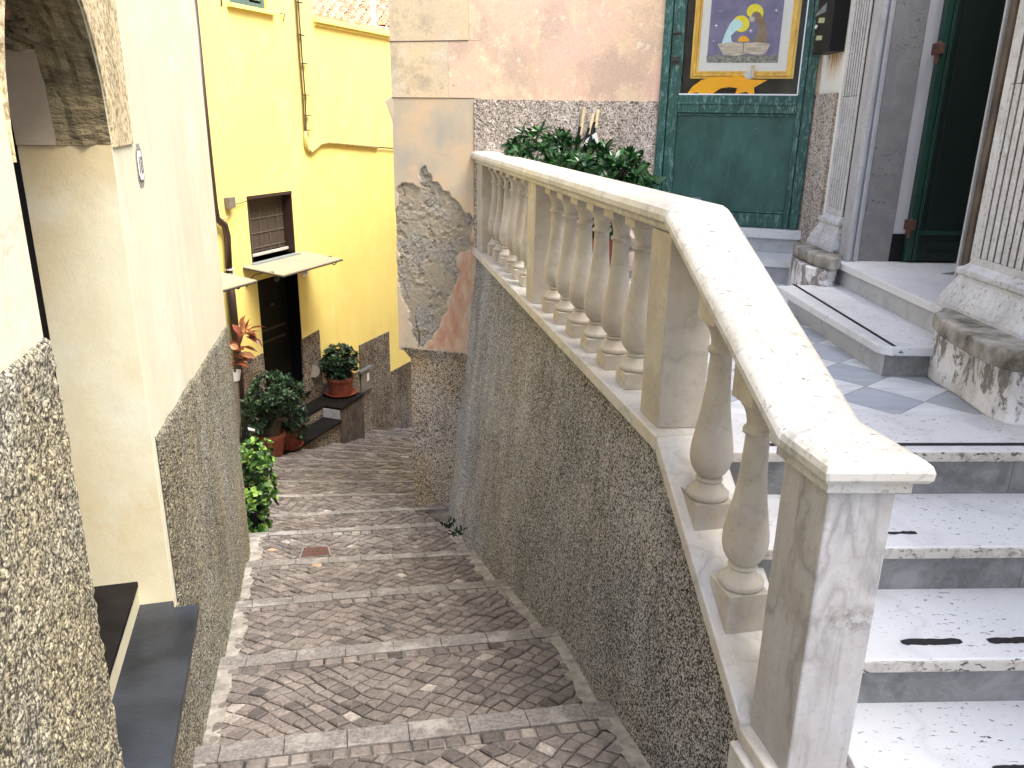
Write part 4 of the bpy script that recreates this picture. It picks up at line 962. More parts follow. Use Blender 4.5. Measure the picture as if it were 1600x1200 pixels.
def pil_base(par, xface, xback, y0, y1, z0, z1, mat='pilaster', flare=.07):
    prof = [(flare, 0), (flare * .97, .12), (flare * .80, .30), (flare * .55, .50), (flare * .36, .66), (flare * .30, .74), (flare * .42, .76), (flare * .42, .88), (flare * .2, .92), (0.0, 1.0)]
    mb = MB(); secs = []
    for o_, k in prof:
        z = z0 + (z1 - z0) * k; secs.append([(xback, y0 - o_, z), (xface - o_, y0 - o_, z), (xface - o_, y1 + o_, z), (xback, y1 + o_, z)])
    loft(mb, [[np.array(p_) for p_ in s_] for s_ in secs]); return obj('pilaster_base', mb, mat, par, bevel=.004)
# pilaster one
X1 = 1.95
py1 = atx(1307, 200, X1)[1]; py0 = atx(1335, 200, X1)[1]
zb1 = -.53
P1 = pilaster('pilaster', X1, XF + .02, py0, py1, zb1, HT, 6, zcab=atx(1325, 150, X1)[2]); pil_base(P1, X1, XF + .02, py0 + .0, py1, -.735, zb1)
brx = aty(1348, 200, py0)[0]
cbox('grimy_return', (X1 + .013, py0 - .006, -.735), (brx + .01, py0 + .05, HT), 'brownstone', P1)
# door surround, far jamb: mouldings then flat panel, then plaster
xs = [aty(p_, 200, YR)[0] for p_ in (1349, 1356, 1361, 1366, 1371)]
mb = MB(); offs = (.0, .020, .008, .024)
for k in range(4): mb.box((xs[k], YR - .03 + offs[k] * 1.0, -.76), (xs[k + 1] - .001, YR + .10, HT))
J1 = obj('door_jamb', mb, 'jamb_mould', ch, bevel=.006)
xp = aty(1422, 200, YR)[0]; xw = aty(1446, 200, YR)[0]
cbox('jamb_panel', (xs[4], YR, -.76), (xp, YR + .10, HT), 'jamb', J1)
cbox('plaster_reveal', (xp + .001, YR + .012, -.60), (xw + .3, YR + .10, HT), 'greyplaster', ch, bev=0)
cbox('reveal_plinth', (xp + .001, YR + .006, -.76), (xw + .3, YR + .10, -.602), 'black', ch, bev=0)
cbox('interior_wall', (2.05, 4.80, -.8), (2.06, 4.81, -.79), 'black', ch) if False else None
# platform and lower step
PZ = -.76; XS = 1.88
yfar = 4.77
obj('platform', MB().box((XS + .03, 3.48, -1.04), (3.3, yfar, PZ - .0405)), 'riser_lt', ch)
obj('platform_slab', MB().box((XS, 3.46, PZ - .04), (3.3, yfar, PZ)), 'tread', ch, bevel=.005)
mb = MB()
for (x, y, s_) in ((2.42, 4.30, .12), (2.36, 4.02, .10), (2.62, 4.42, .12), (2.62, 4.12, .12)):
    mb.prism([(x - s_, y, PZ + .001), (x, y - s_ * .6, PZ + .001), (x + s_, y, PZ + .001), (x, y + s_ * .6, PZ + .001)], (0, 0, .002))
obj('grey_inlay', mb, 'riser', ch)
ls = thing('church_step', 'low white marble step with a black anti-slip line before the church door', 'step', (1.75, 3.9, -1.04))
fc = [(1.575, 3.31), (1.558, 4.58)]
mb = MB(); mb.prism([(1.605, 3.335, -1.04), (1.83, 3.335, -1.04), (1.93, 3.46, -1.04), (1.93, 4.66, -1.04), (1.585, 4.56, -1.04)], (0, 0, .099)); obj('riser', mb, 'riser_lt', ls)
mb = MB(); mb.prism([(1.606, 3.333, -1.038), (1.82, 3.333, -1.038), (1.82, 3.331, -1.038), (1.606, 3.331, -1.038)], (0, 0, .095)); obj('end_riser', mb, 'riser', ls)
mb = MB(); mb.prism([(1.62, 3.302, -.941), (1.822, 3.305, -.941), (1.925, 3.42, -.941), (1.925, 4.70, -.941), (1.53, 4.62, -.941), (1.548, 4.0, -.941), (1.570, 3.36, -.941), (1.582, 3.325, -.941)], (0, 0, .041)); obj('tread', mb, 'tread', ls, bevel=.008, seg=3)
mb = MB(); p1_, p2_ = atz(1237, 444, -.9), atz(1394, 541, -.9); dd_ = (p2_ - p1_); dd_ /= np.linalg.norm(dd_); nn_ = V(-dd_[1], dd_[0], 0)
mb.prism([p1_ + V(0, 0, .0008), p2_ + V(0, 0, .0008), p2_ + nn_ * .018 + V(0, 0, .0008), p1_ + nn_ * .018 + V(0, 0, .0008)], (0, 0, .0012)); obj('antislip_strip', mb, 'strip', ls)
# church door leaf (open, seen square-on) and frame edge
YD = YR - .03
xd0 = aty(1447, 200, YD)[0]
cd_ = thing('church_door', 'tall dark green panelled church door standing open in the stone doorway', 'door', (xd0 + .3, YD, PZ))
x1_ = aty(1465, 200, YD)[0]
mb = MB(); mb.box((xd0, YD - .004, PZ + .012), (xd0 + (x1_ - xd0) * .62, YD + .04, HT)); mb.box((xd0 + (x1_ - xd0) * .66, YD - .012, PZ + .012), (xd0 + (x1_ - xd0) * .80, YD + .03, HT)); mb.box((xd0 + (x1_ - xd0) * .84, YD - .008, PZ + .012), (x1_, YD + .03, HT))
obj('door_edge', mb, 'churchframe', cd_, bevel=.003)
obj('leaf', MB().box((x1_ + .001, YD + .004, PZ + .012), (xd0 + 1.0, YD + .04, HT)), 'churchdoor', cd_)
zpl = aty(1470, 364, YD)[2]
mb = MB(); mb.box((x1_ + .002, YD - .006, zpl - .012), (xd0 + 1.0, YD + .003, zpl + .012)); obj('lock_rail', mb, 'churchframe', cd_, bevel=.003)
mb = MB(); mb.box((x1_ + .03, YD - .002, PZ + .08), (xd0 + .9, YD + .003, zpl - .05)); obj('panel', mb, 'churchdoor', cd_, bevel=.006)
mb = MB(); mb.box((x1_ + .03, YD - .002, zpl + .05), (xd0 + .9, YD + .003, HT - .2)); obj('panel', mb, 'churchdoor', cd_, bevel=.006)
mb = MB(); mb.box((x1_ + .001, 3.6, PZ - .02), (3.3, 3.62, HT)); 
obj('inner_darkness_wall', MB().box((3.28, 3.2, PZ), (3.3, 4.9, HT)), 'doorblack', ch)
# rusty pintles on the reveal
for nm, (pa_, pb_), lab in (('upper', ((1452, 68), (1473, 100)), 'rusty iron pintle high on the pale reveal beside the church door'), ('lower', ((1411, 343), (1427, 371)), 'rusty iron pintle low on the pale reveal beside the church door')):
    A_ = aty(*pa_, YR); B_ = aty(*pb_, YR); cx_ = (A_[0] + B_[0]) / 2; zc_ = (A_[2] + B_[2]) / 2; hh = abs(A_[2] - B_[2]) / 2; ww = .022
    t_ = thing('hinge_pintle', lab, 'hinge', (cx_, YR - .01, zc_), 'iron pintles of the church door')
    obj('bracket', MB().box((cx_ - ww, YR - .045, zc_ - hh * .1), (cx_ + ww, YR + .014, zc_ + hh)), 'rust', t_, bevel=.003)
    obj('pin', MB().lathe((cx_ - ww * .3, YR - .03, zc_ - hh), [(.012, 0), (.012, hh * 2.1), (.006, hh * 2.2)], 12), 'rust', t_)
# near jamb and pilaster two
XJ = 2.0
yj = atx(1489, 470, XJ)[1]; yj2 = atx(1500, 470, XJ)[1]
X2 = 1.905
yp1 = atx(1555, 200, X2)[1]; yp0 = yp1 - .47
mb = MB(); mb.box((XJ, yj - .05, PZ), (XJ + .35, yj, HT)); J2 = obj('door_jamb', mb, 'brownstone', ch, bevel=.008)
cbox('jamb_groove', (XJ + .01, yj - .085, PZ), (XJ + .3, yj - .051, HT), 'brownstone', J2)
cbox('jamb_fillet', (XJ - .012, yj - .004, PZ), (XJ + .3, yj + .012, HT), 'jamb_mould', J2)
cbox('wall', (XF, .2, -1.9), (3.3, yj - .101, HT), 'whiteplaster', ch, bev=0)
zb2 = atx(1560, 425, X2)[2]
P2 = pilaster('pilaster', X2, XF + .02, yp0, yp1, zb2 - .01, HT, 8, zcab=atx(1590, 130, X2)[2]); 
pil_base(P2, X2, XF + .02, yp0, yp1, -.735, zb2, flare=.075)
# plinths with projecting ledge slabs
def plinth(name, poly_top, poly_bot, z0, zl0, zl1, label):
    """rounded ledge slab on a whitewashed body"""
    t_ = obj(name, loftpoly(poly_bot, poly_bot, z0, zl0), 'peel', ch, bevel=.01)
    mb = loftpoly(poly_top, poly_top, zl0 + .001, zl1); obj('ledge_slab', mb, 'ledge', t_, bevel=.012, seg=3); return t_
def loftpoly(pa_, pb_, z0, z1):
    mb = MB(); a = [V(x, y, z0) for x, y in pa_]; b_ = [V(x, y, z1) for x, y in pb_]; return loft(mb, [a, b_])
def arcpts(cx, cy, r, a0, a1, n=10): return [(cx + r * cos(radians(a0 + (a1 - a0) * i / n)), cy + r * sin(radians(a0 + (a1 - a0) * i / n))) for i in range(n + 1)]
top2 = [(2.1, 3.30), (1.80, 3.30), (1.735, 3.24), (1.70, 3.12), (1.682, 2.98), (1.672, 2.85), (1.672, 2.74), (1.688, 2.66), (1.72, 2.62), (1.80, 2.60), (2.1, 2.56)]
bot2 = [(2.1, 3.34), (1.80, 3.34), (1.79, 3.25), (1.80, 3.10), (1.79, 2.95), (1.785, 2.84), (1.805, 2.76), (1.86, 2.73), (2.1, 2.70)]
plinth('church_plinth', top2, bot2, -1.04, -.80, -.728, '')
top1 = [(2.06, 5.15), (1.80, 5.15), (1.768, 5.12), (1.758, 5.00), (1.755, 4.85), (1.765, 4.70), (1.79, 4.60), (1.83, 4.565), (1.875, 4.60), (1.878, 4.70), (2.06, 4.70)]
bot1 = [(2.06, 5.30), (1.86, 5.30), (1.79, 5.2), (1.745, 5.0), (1.72, 4.80), (1.73, 4.70), (1.78, 4.63), (1.82, 4.61), (1.872, 4.63), (1.874, 4.70), (2.06, 4.72)]
plinth('church_plinth', top1, bot1, -1.04, -.80, -.728, '')

# mailbox on the church wall
XM = XF; yM1 = atx(1272, 60, XM - .10)[1]; yM0 = atx(1297, 60, XM - .10)[1]; xm0 = XM - .10
zM = atx(1296, 80, xm0)[2]
mbx = thing('mailbox', 'black metal mailbox with two yellowed labels on the white wall right of the green door', 'mailbox', (XM - .05, (yM0 + yM1) / 2, zM))
obj('box', MB().box((xm0, yM0, zM), (XM - .001, yM1, zM + .62)), 'black', mbx, bevel=.004)
def mface(px, py): return atx(px, py, xm0 - .002)
mb = MB(); mb.prism([mface(*p_) for p_ in ((1276, 22), (1293, 4), (1291, 18), (1275, 26))], (-.004, 0, 0)); obj('flap', mb, 'steel', mbx)
for (a, c) in (((1280, 28), (1289, 36)), ((1276, 56), (1285, 63))):
    mb = MB(); mb.prism([mface(a[0], a[1]), mface(c[0], a[1] - .5), mface(c[0] - 1, c[1] - .5), mface(a[0] - 1, c[1])], (-.002, 0, 0)); obj('name_label', mb, 'lab', mbx)
p_ = mface(1276, 42); obj('lock', MB().tube([p_, p_ + V(-.008, 0, 0)], .012, 12), 'whitep', mbx)
# rust streak below the mailbox
m, t, b = newmat('rust_stain'); MT['rustm'] = m; b.inputs['Base Color'].default_value = (.62, .30, .06, 1); b.inputs['Roughness'].default_value = .9
g = G(t); at_ = g.attr('fade'); nz2 = g.noise(g.map(g.coord('Pos'), sc=(1, 8, .7)), 5, 5, .7)
fct = g.math('MULTIPLY', at_, g.ramp(nz2, [(.40, 0), (.62, 1)])); mxs = t.nodes.new('ShaderNodeMixShader'); trn = t.nodes.new('ShaderNodeBsdfTransparent')
t.links.new(fct, mxs.inputs[0]); t.links.new(trn.outputs[0], mxs.inputs[1]); t.links.new(b.outputs[0], mxs.inputs[2]); t.links.new(mxs.outputs[0], t.nodes['Material Output'].inputs[0])
mb = MB(fix=False); P = []; fade = []
for j in range(13):
    z = zM - .002 - .17 * j / 12
    P.append([(XF - .003, yM0 + (yM1 - yM0) * i / 12, z) for i in range(13)]); fade += [max(0, (1 - j / 12)) * (1 - abs(i / 6 - 1) ** 2) for i in range(13)]
mb.sheet(P); o = obj('rust_stain', mb, 'rustm', ch); a_ = o.data.attributes.new('fade', 'FLOAT', 'POINT'); a_.data.foreach_set('value', np.array(fade, np.float32))

# ------------------------------------------------------------------ left house (az -15.4)
dl = dirv(-15.4); nl = V(-dl[1], dl[0], 0)          # nl points into the house
if nl[0] > 0: nl = -nl
C0 = V(-1.15, 2.38, 0)
def Lp(u, o_, z): p_ = C0 + dl * u - nl * o_; return V(p_[0], p_[1], z)      # o_ = outward offset
lh = thing('cream_house', 'cream plastered house with an arched doorway and roughcast base, left of the alley', 'house', Lp(1.0, -.3, -2.5))
ud = -.915; uc = ud / 2; rr = -ud / 2; zs = -.09; HL = 3.6; UE = 3.095
def arch(u): return zs + sqrt(max(0, rr * rr - (u - uc) ** 2))
cols = [(-3.2, ud, [(-2.2, -2.2, HL, HL)])]
na = 28
ang = [ud + (0 - ud) * (1 - cos(pi * i / na)) / 2 for i in range(na + 1)]
for a, b_ in zip(ang[:-1], ang[1:]): cols.append((a, b_, [(arch(a), arch(b_), HL, HL)]))
cols.append((0, UE, [(-4.2, -4.2, HL, HL)]))
obj('cream_wall', facade(cols, Lp(0, 0, 0), dl, nl, .240), 'cream', lh)
obj('wall_below_door', MB().obox(Lp(ud, -.01, -3.2), dl * -ud, nl * .3, (0, 0, 1.55)), 'cream', lh)
# reveal faces
mb = MB(); mb.obox(Lp(-.004, -.001, -1.60), dl * .006, nl * .2395, (0, 0, zs + 1.60)); obj('door_reveal', mb, 'beige', lh)
mb = MB(); mb.obox(Lp(ud - .002, -.001, -1.60), dl * .006, nl * .278, (0, 0, zs + 1.60)); obj('door_reveal', mb, 'beige', lh)
def soffit(a0, a1, d0, d1, th, mat, rough_=0):
    mb = MB(fix=False); P = []; n = 26; m_ = 8
    for i in range(n + 1):
        a = radians(a0 + (a1 - a0) * i / n); row = []
        for j in range(m_ + 1):
            r_ = rr - th - rough_ * (vnoise(i * .7 + 3, j * .8 + a0) - .2); dd_ = d0 + (d1 - d0) * j / m_
            row.append(Lp(uc + r_ * cos(a), -dd_, zs + r_ * sin(a)))
        P.append(row)
    mb.sheet(P); return obj('arch_soffit', mb, mat, lh)
soffit(0, 180, .001, .14, .004, 'stone', .016); soffit(0, 33, .14, .24, .012, 'beige_shaded'); soffit(33, 55, .135, .24, .006, 'stone', .02); soffit(55, 180, .135, .24, .01, 'brick', .03)
# brick courses showing at the crown of the arch
mb = MB()
for k in range(11):
    a = radians(50 + k * 12); r_ = rr - .012
    for j in range(1):
        c = Lp(uc + r_ * cos(a), -.165, zs + r_ * sin(a)); tt = dl * (-sin(a)) + V(0, 0, cos(a)); rn = dl * cos(a) + V(0, 0, sin(a))
        mb.obox(c - tt * .028 - rn * .03, tt * .055, nl * .11, rn * .03)
obj('arch_brick', mb, 'brick', lh, bevel=.006)
cb = [(0, .32, [(zs - .005, zs - .005, HL - .01, HL - .01)])] + [(a, b_, [(arch(a) + .001, arch(b_) + .001, HL - .01, HL - .01)]) for a, b_ in zip(ang[:-1], ang[1:])]
obj('coarse_band', facade(cb, Lp(0, .006, 0), dl, nl, .0055), 'coarse', lh)
# roughcast base courses (grids with relief)
def relief(u0, u1, zt0, zt1, zb0, zb1, nu, nv, wav=.01, th=.012, amp=.008):
    P = []
    for j in range(nv + 1):
        row = []
        for i in range(nu + 1):
            u_ = u0 + (u1 - u0) * i / nu; t_ = i / nu; zt_ = zt0 + (zt1 - zt0) * t_ + wav * (vnoise(u_ * 6, 2) - .5) * 2; zb_ = zb0 + (zb1 - zb0) * t_
            z = zt_ + (zb_ - zt_) * j / nv; row.append(Lp(u_, (th + amp * (vnoise(u_ * 55, z * 55) - .5) + amp * .6 * (vnoise(u_ * 110 + 9, z * 110) - .5)) * (0.3 if j == 0 or i == 0 else 1), z))
        P.append(row)
    mb = MB(fix=False).sheet(P); mb.add([P[0][0], P[0][-1], P[0][-1] + nl * .02, P[0][0] + nl * .02], [(0, 1, 2, 3)]); return mb
mb = relief(-2.4, ud + .0, -.40, -.42, -2.2, -2.2, 260, 230, .012); obj('roughcast_base', mb, 'rc_left', lh, smooth=True)
mb = relief(.052, UE, -1.0, -1.375, -2.9, -4.1, 260, 170, .01); obj('roughcast_base', mb, 'rc_left', lh, smooth=True)
mb = relief(ud, .052, -1.625, -1.625, -2.9, -2.9, 90, 90, .0); obj('roughcast_base', mb, 'rc_left', lh, smooth=True)
# thresholds
ds_ = thing('slate_doorstep', 'dark blue-grey slate doorstep projecting from the cream house doorway', 'doorstep', Lp(-.4, .05, -1.6))
mb = MB(); mb.prism([Lp(-1.0, .085, -1.617), Lp(-.045, .085, -1.617), Lp(-.045, .0, -1.617), Lp(-.002, .0, -1.617), Lp(-.002, -.112, -1.617), Lp(-1.0, -.112, -1.617)], (0, 0, .03)); obj('slab', mb, 'slate', ds_, bevel=.003)
mb = MB(); mb.prism([Lp(ud, -.106, -1.586), Lp(-.004, -.106, -1.586), Lp(-.004, -.135, -1.586), Lp(ud, -.135, -1.586)], (0, 0, .070)); obj('painted_riser', mb, 'beige', lh)
mb = MB(); mb.prism([Lp(ud, -.102, -1.515), Lp(-.005, -.102, -1.515), Lp(-.005, -.34, -1.515), Lp(ud, -.34, -1.515)], (0, 0, .02)); obj('inner_threshold', mb, 'slate_bk', lh, bevel=.002)
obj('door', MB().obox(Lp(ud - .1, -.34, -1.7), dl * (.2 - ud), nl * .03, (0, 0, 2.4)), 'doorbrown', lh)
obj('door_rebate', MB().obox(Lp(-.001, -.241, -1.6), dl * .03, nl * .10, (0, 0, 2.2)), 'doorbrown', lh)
# house body behind
obj('house_body', MB().prism([Lp(-3.2, -.38, -5), Lp(UE, -.38, -5), Lp(UE, -3.0, -5), Lp(-3.2, -3.0, -5)], (0, 0, 5 + HL)), 'cream', lh)
obj('end_wall', MB().prism([Lp(UE - .02, -.002, -4.2), Lp(UE, -.002, -4.2), Lp(UE, -.4, -4.2), Lp(UE - .02, -.4, -4.2)], (0, 0, 4.2 + HL)), 'cream', lh)
# house number tile
def lu(px, py): p_ = onpl(px, py, C0, -15.4); return ((p_ - C0)[:2] @ dl[:2], p_[2])
cu_, cz_ = lu(218, 258.5); hu = .050; hz = .052
nt_ = thing('house_number_tile', 'white octagonal tile with a black number 18 beside the arched doorway', 'house number', Lp(cu_, .004, cz_))
def octo(hu, hz, c_, off): return [Lp(cu_ + a, off, cz_ + b_) for a, b_ in ((-hu, -hz + c_), (-hu + c_, -hz), (hu - c_, -hz), (hu, -hz + c_), (hu, hz - c_), (hu - c_, hz), (-hu + c_, hz), (-hu, hz - c_))]
obj('cement_patch', MB().prism(octo(hu + .012, hz + .018, .03, .0005), -nl * .001), 'cement', nt_)
obj('tile_border', MB().prism(octo(hu, hz, .022, .001), -nl * .002), 'num', nt_); obj('tile', MB().prism(octo(hu - .004, hz - .004, .021, .001), -nl * .003), 'white', nt_, bevel=.001)
obj('number', text_mb('18', Lp(cu_, .0045, cz_ - .002), dl, (0, 0, 1), .082, .0006, 1.0), 'num', nt_)

# ------------------------------------------------------------------ yellow house across the bend (az 20)
AZW = 20; dw = dirv(AZW); nw = V(dw[1], -dw[0], 0); W0 = V(-2.5, 14.0, 0)
def Wp(u, o_, z): p_ = W0 + dw * u + nw * o_; return V(p_[0], p_[1], z)
def wu(px, py, o_=0.0):
    p_ = onpl(px, py, Wp(0, o_, 0), AZW); return ((p_ - W0)[:2] @ dw[:2], p_[2])
def wpt(px, py, o_=0.0): u_, z = wu(px, py, o_); return Wp(u_, o_, z)
yh = thing('yellow_house', 'bright yellow house with a dark street door at the bend of the alley', 'house', Wp(-2, -.5, -5))
du0, du1 = wu(402, 440)[0], wu(477, 600)[0]; dzt, dzb = -2.2, -4.135
wi0, wi1 = wu(385, 309)[0], wu(459, 350)[0]; wzt = -1.06; wzb = wu(430, 402)[1]
sh0, sh1 = wu(358, 0)[0], wu(417, 10)[0]; shz = 1.315
ucn = wu(490, 30)[0]; zcn = 1.29
cols = []
us = sorted({-7.0, du0, du1, wi0, wi1, sh0, sh1, ucn, 5.0})
for a, b_ in zip(us[:-1], us[1:]):
    m_ = (a + b_) / 2; top = 3.6 if m_ < ucn else zcn; holes = []
    if du0 < m_ < du1: holes.append((dzb, dzt))
    if wi0 < m_ < wi1: holes.append((wzb, wzt))
    if sh0 < m_ < sh1: holes.append((shz, 2.6))
    zc = -7.4; spans = []
    for h0, h1 in sorted(holes): spans.append((zc, zc, h0, h0)); zc = h1
    spans.append((zc, zc, top, top)); cols.append((a, b_, spans))
obj('yellow_wall', facade(cols, Wp(0, 0, 0), dw, -nw, .30), 'yellow', yh)
obj('house_body', MB().prism([Wp(-7, -.5, -7.4), Wp(ucn, -.5, -7.4), Wp(ucn, -5, -7.4), Wp(-7, -5, -7.4)], (0, 0, 11)), 'yellow', yh)
obj('house_body', MB().prism([Wp(ucn + .01, -.5, -7.4), Wp(5, -.5, -7.4), Wp(5, -2.2, -7.4), Wp(ucn + .01, -2.2, -7.4)], (0, 0, 7.4 + zcn - .02)), 'yellow', yh)
mb = MB(); mb.obox(Wp(ucn - .02, .07, zcn - .01), dw * 6, -nw * .5, (0, 0, .075)); mb.obox(Wp(ucn, .035, zcn - .05), dw * 6, -nw * .2, (0, 0, .04)); obj('cornice', mb, 'yellow_trim', yh, bevel=.01)
mb = MB()
for k in range(22):
    u_ = ucn + .15 + k * .19; mb.tube([Wp(u_, .02, zcn + .07), Wp(u_, -.6, zcn + .16)], .07, 10)
for k in (0, 1, 2, 3, 4): pass
obj('coping_tile', mb, 'rooftile', yh)
# street door
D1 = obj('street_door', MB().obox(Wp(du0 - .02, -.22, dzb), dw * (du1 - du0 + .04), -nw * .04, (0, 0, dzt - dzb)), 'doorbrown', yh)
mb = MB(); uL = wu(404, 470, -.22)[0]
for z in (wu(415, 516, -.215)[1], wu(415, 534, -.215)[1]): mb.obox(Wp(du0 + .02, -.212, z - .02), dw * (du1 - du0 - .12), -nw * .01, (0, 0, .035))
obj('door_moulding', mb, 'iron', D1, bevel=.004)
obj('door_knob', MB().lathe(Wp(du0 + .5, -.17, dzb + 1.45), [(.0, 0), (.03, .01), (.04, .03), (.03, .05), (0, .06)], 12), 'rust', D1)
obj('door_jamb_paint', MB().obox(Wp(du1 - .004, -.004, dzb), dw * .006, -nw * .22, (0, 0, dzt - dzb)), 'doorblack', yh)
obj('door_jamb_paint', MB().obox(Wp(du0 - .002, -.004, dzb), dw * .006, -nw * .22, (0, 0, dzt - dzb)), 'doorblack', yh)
obj('threshold', MB().obox(Wp(du0 - .05, .05, dzb - .04), dw * (du1 - du0 + .1), -nw * .3, (0, 0, .041)), 'slate_bk', yh)
# window over the awning
W1 = obj('window_lining', MB().obox(Wp(wi0 - .02, -.26, wzb), dw * (wi1 - wi0 + .04), -nw * .03, (0, 0, wzt - wzb)), 'doorbrown', yh)
mb = MB(); th = .03
mb.obox(Wp(wi0 + .001, -.0, wzb), dw * th, -nw * .2, (0, 0, wzt - wzb)); mb.obox(Wp(wi1 - th * .6, -.002, wzb), dw * th * .6, -nw * .2, (0, 0, wzt - wzb)); mb.obox(Wp(wi0, .004, wzt - .03), dw * (wi1 - wi0), -nw * .2, (0, 0, .045))
obj('window_frame', mb, 'brownmetal', yh, bevel=.003)
obj('curtain', MB().obox(Wp(wi0 + th, -.16, wzb + .09), dw * (wi1 - wi0 - 2 * th), -nw * .01, (0, 0, wzt - wzb - .12)), 'curtain', W1)
mb = MB()
for k in (.34, .57, .80): mb.obox(Wp(wi0 + th, -.148, wzt - .03 - (wzt - wzb) * k), dw * (wi1 - wi0 - 2 * th), -nw * .006, (0, 0, .016))
for k in (.22, .42, .62, .82): mb.obox(Wp(wi0 + (wi1 - wi0) * k, -.149, wzb + .09), dw * .012, -nw * .006, (0, 0, (wzt - wzb) * .72))
obj('window_grille', mb, 'grille', W1)
obj('white_window_bar', MB().obox(Wp(wi0 + th, -.10, wzb + .05), dw * (wi1 - wi0 - 2 * th), -nw * .03, (0, 0, .035)), 'winframe', W1)
obj('window_sill', MB().obox(Wp(wi0 - .03, .07, wzb - .05), dw * (wi1 - wi0 + .06), -nw * .35, (0, 0, .05)), 'sill', yh, bevel=.004)
# shuttered upper window
mb = MB(); mb.obox(Wp(sh0 - .06, .06, shz - .05), dw * (sh1 - sh0 + .18), -nw * .3, (0, 0, .05)); obj('window_sill', mb, 'yellow_trim', yh, bevel=.004)
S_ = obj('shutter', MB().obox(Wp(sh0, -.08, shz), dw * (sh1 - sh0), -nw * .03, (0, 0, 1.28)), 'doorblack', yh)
mb = MB(); half = (sh1 - sh0) / 2
for k in range(2):
    a = sh0 + half * k
    mb.obox(Wp(a + .005, -.04, shz), dw * .06, -nw * .04, (0, 0, 1.28)); mb.obox(Wp(a + half - .065, -.04, shz), dw * .06, -nw * .04, (0, 0, 1.28)); mb.obox(Wp(a + .065, -.042, shz), dw * (half - .13), -nw * .035, (0, 0, .07))
    for j in range(14): z = shz + .10 + j * .085; mb.obox(Wp(a + .065, -.045, z), dw * (half - .13), V(*(-nw * .028)[:2], .05), (0, 0, .012))
obj('shutter_louvres', mb, 'shutter', S_)
def iron(name, pts, r_, label, mat='iron', group=None, n=6):
    mb = MB()
    for p_ in pts: mb.tube(p_, r_, n)
    o = obj(name, mb, mat, base=pts[0][0]); tag(o, label, name.replace('_', ' ').split()[-1], group); return o
iron('shutter_hook', [[wpt(438, 21, .02), wpt(445, 22, .03), wpt(443, 33, .04)]], .008, 'small dark iron shutter hook to the right of the shuttered window')
iron('shutter_hook', [[wpt(346, -6, .02), wpt(346.5, 10, .03)]], .010, 'dark iron shutter hook to the left of the shuttered window')
# dado panels
def dado(pts, mat='rc_dado', o_=.02):
    return obj('roughcast_dado', MB().prism([wpt(*p_, o_) for p_ in pts], -nw * (o_ + .01)), mat, yh)
dado([(473, 530.5), (499, 515.5), (507, 640), (478, 660)]); dado([(562, 540), (608, 518), (613, 680), (566, 700)]); dado([(611.5, 581), (660, 555), (660, 680), (611.5, 690)], o_=.016)
dado([(360, 578), (411.5, 552), (424, 700), (372, 760)]); dado([(507.5, 600), (562, 580), (566, 700), (510, 700)], o_=.018)
obj('roughcast_dado', MB().obox(Wp(-7, .016, -7), dw * (7 + (-1.7)), -nw * .02, (0, 0, 2.86)), 'rc_dado', yh)
# awnings
def awning(corner_back_l, corner_back_r, front_l, name_label):
    uL, zL = wu(*corner_back_l); uR, zR = wu(*corner_back_r)
    f = onpl(*front_l, Wp(uL, 0, 0), AZW + 90); d_ = (f - W0)[:2] @ nw[:2]; zf = f[2]
    t_ = thing('door_awning', name_label, 'awning', Wp((uL + uR) / 2, 0, zL - .2), 'sheet awnings over the street doors')
    mb = MB(); a = [Wp(uL, .0, zL), Wp(uR, .0, zL), Wp(uR, d_, zf), Wp(uL, d_, zf)]; mb.prism([p_ - V(0, 0, .012) for p_ in a], (0, 0, .014)); obj('sheet', mb, 'awning', t_)
    mb = MB()
    mb.tube([Wp(uL, .01, zL - .02), Wp(uL, d_, zf - .02), Wp(uR, d_, zf - .02), Wp(uR, .01, zL - .02)], .010, 6)
    for u_ in (uL + .03, uR - .03):
        mb.tube([Wp(u_, .01, zL - .28)] + [Wp(u_, .01 + d_ * .75 * (1 - cos(radians(a_))), zL - .28 + (.24) * sin(radians(a_)) ) for a_ in (20, 45, 70, 88)], .009, 6)
        c = Wp(u_, d_ * .80, zf - .07); mb.tube([c + nw * .045 * (1 - k / 16) * cos(k * .7) + V(0, 0, .045 * (1 - k / 16) * sin(k * .7)) for k in range(13)], .007, 6)
    obj('scroll_bracket', mb, 'iron', t_); return uL, uR, d_, zL, zf
r1 = awning((379, 417), (477, 393), (442.6, 430.4), 'pale sloping sheet awning over the dark street door, below the curtained window')
# second awning, partly behind the corner of the cream house
c_ = None
d2 = r1[2] * .95; u_f, z_f = wu(402, 438, d2)
ub2 = u_f; zb2_ = z_f + (r1[3] - r1[4]) * 1.0
t_ = thing('door_awning', 'pale sheet awning half hidden by the corner of the cream house', 'awning', Wp(ub2 - .4, 0, z_f), 'sheet awnings over the street doors')
mb = MB(); a = [Wp(ub2 - 1.3, 0, zb2_), Wp(ub2, 0, zb2_), Wp(ub2, d2, z_f), Wp(ub2 - 1.3, d2, z_f)]; mb.prism([p_ - V(0, 0, .012) for p_ in a], (0, 0, .014)); obj('sheet', mb, 'awning', t_)
mb = MB(); mb.tube([Wp(ub2 - 1.3, d2, z_f - .02), Wp(ub2, d2, z_f - .02), Wp(ub2, .01, zb2_ - .02)], .010, 6)
c = Wp(ub2 - .04, d2 * .55, z_f - .09); mb.tube([c + nw * .06 * (1 - k / 16) * cos(k * .7) + V(0, 0, .06 * (1 - k / 16) * sin(k * .7)) for k in range(13)], .010, 6); obj('scroll_bracket', mb, 'iron', t_)
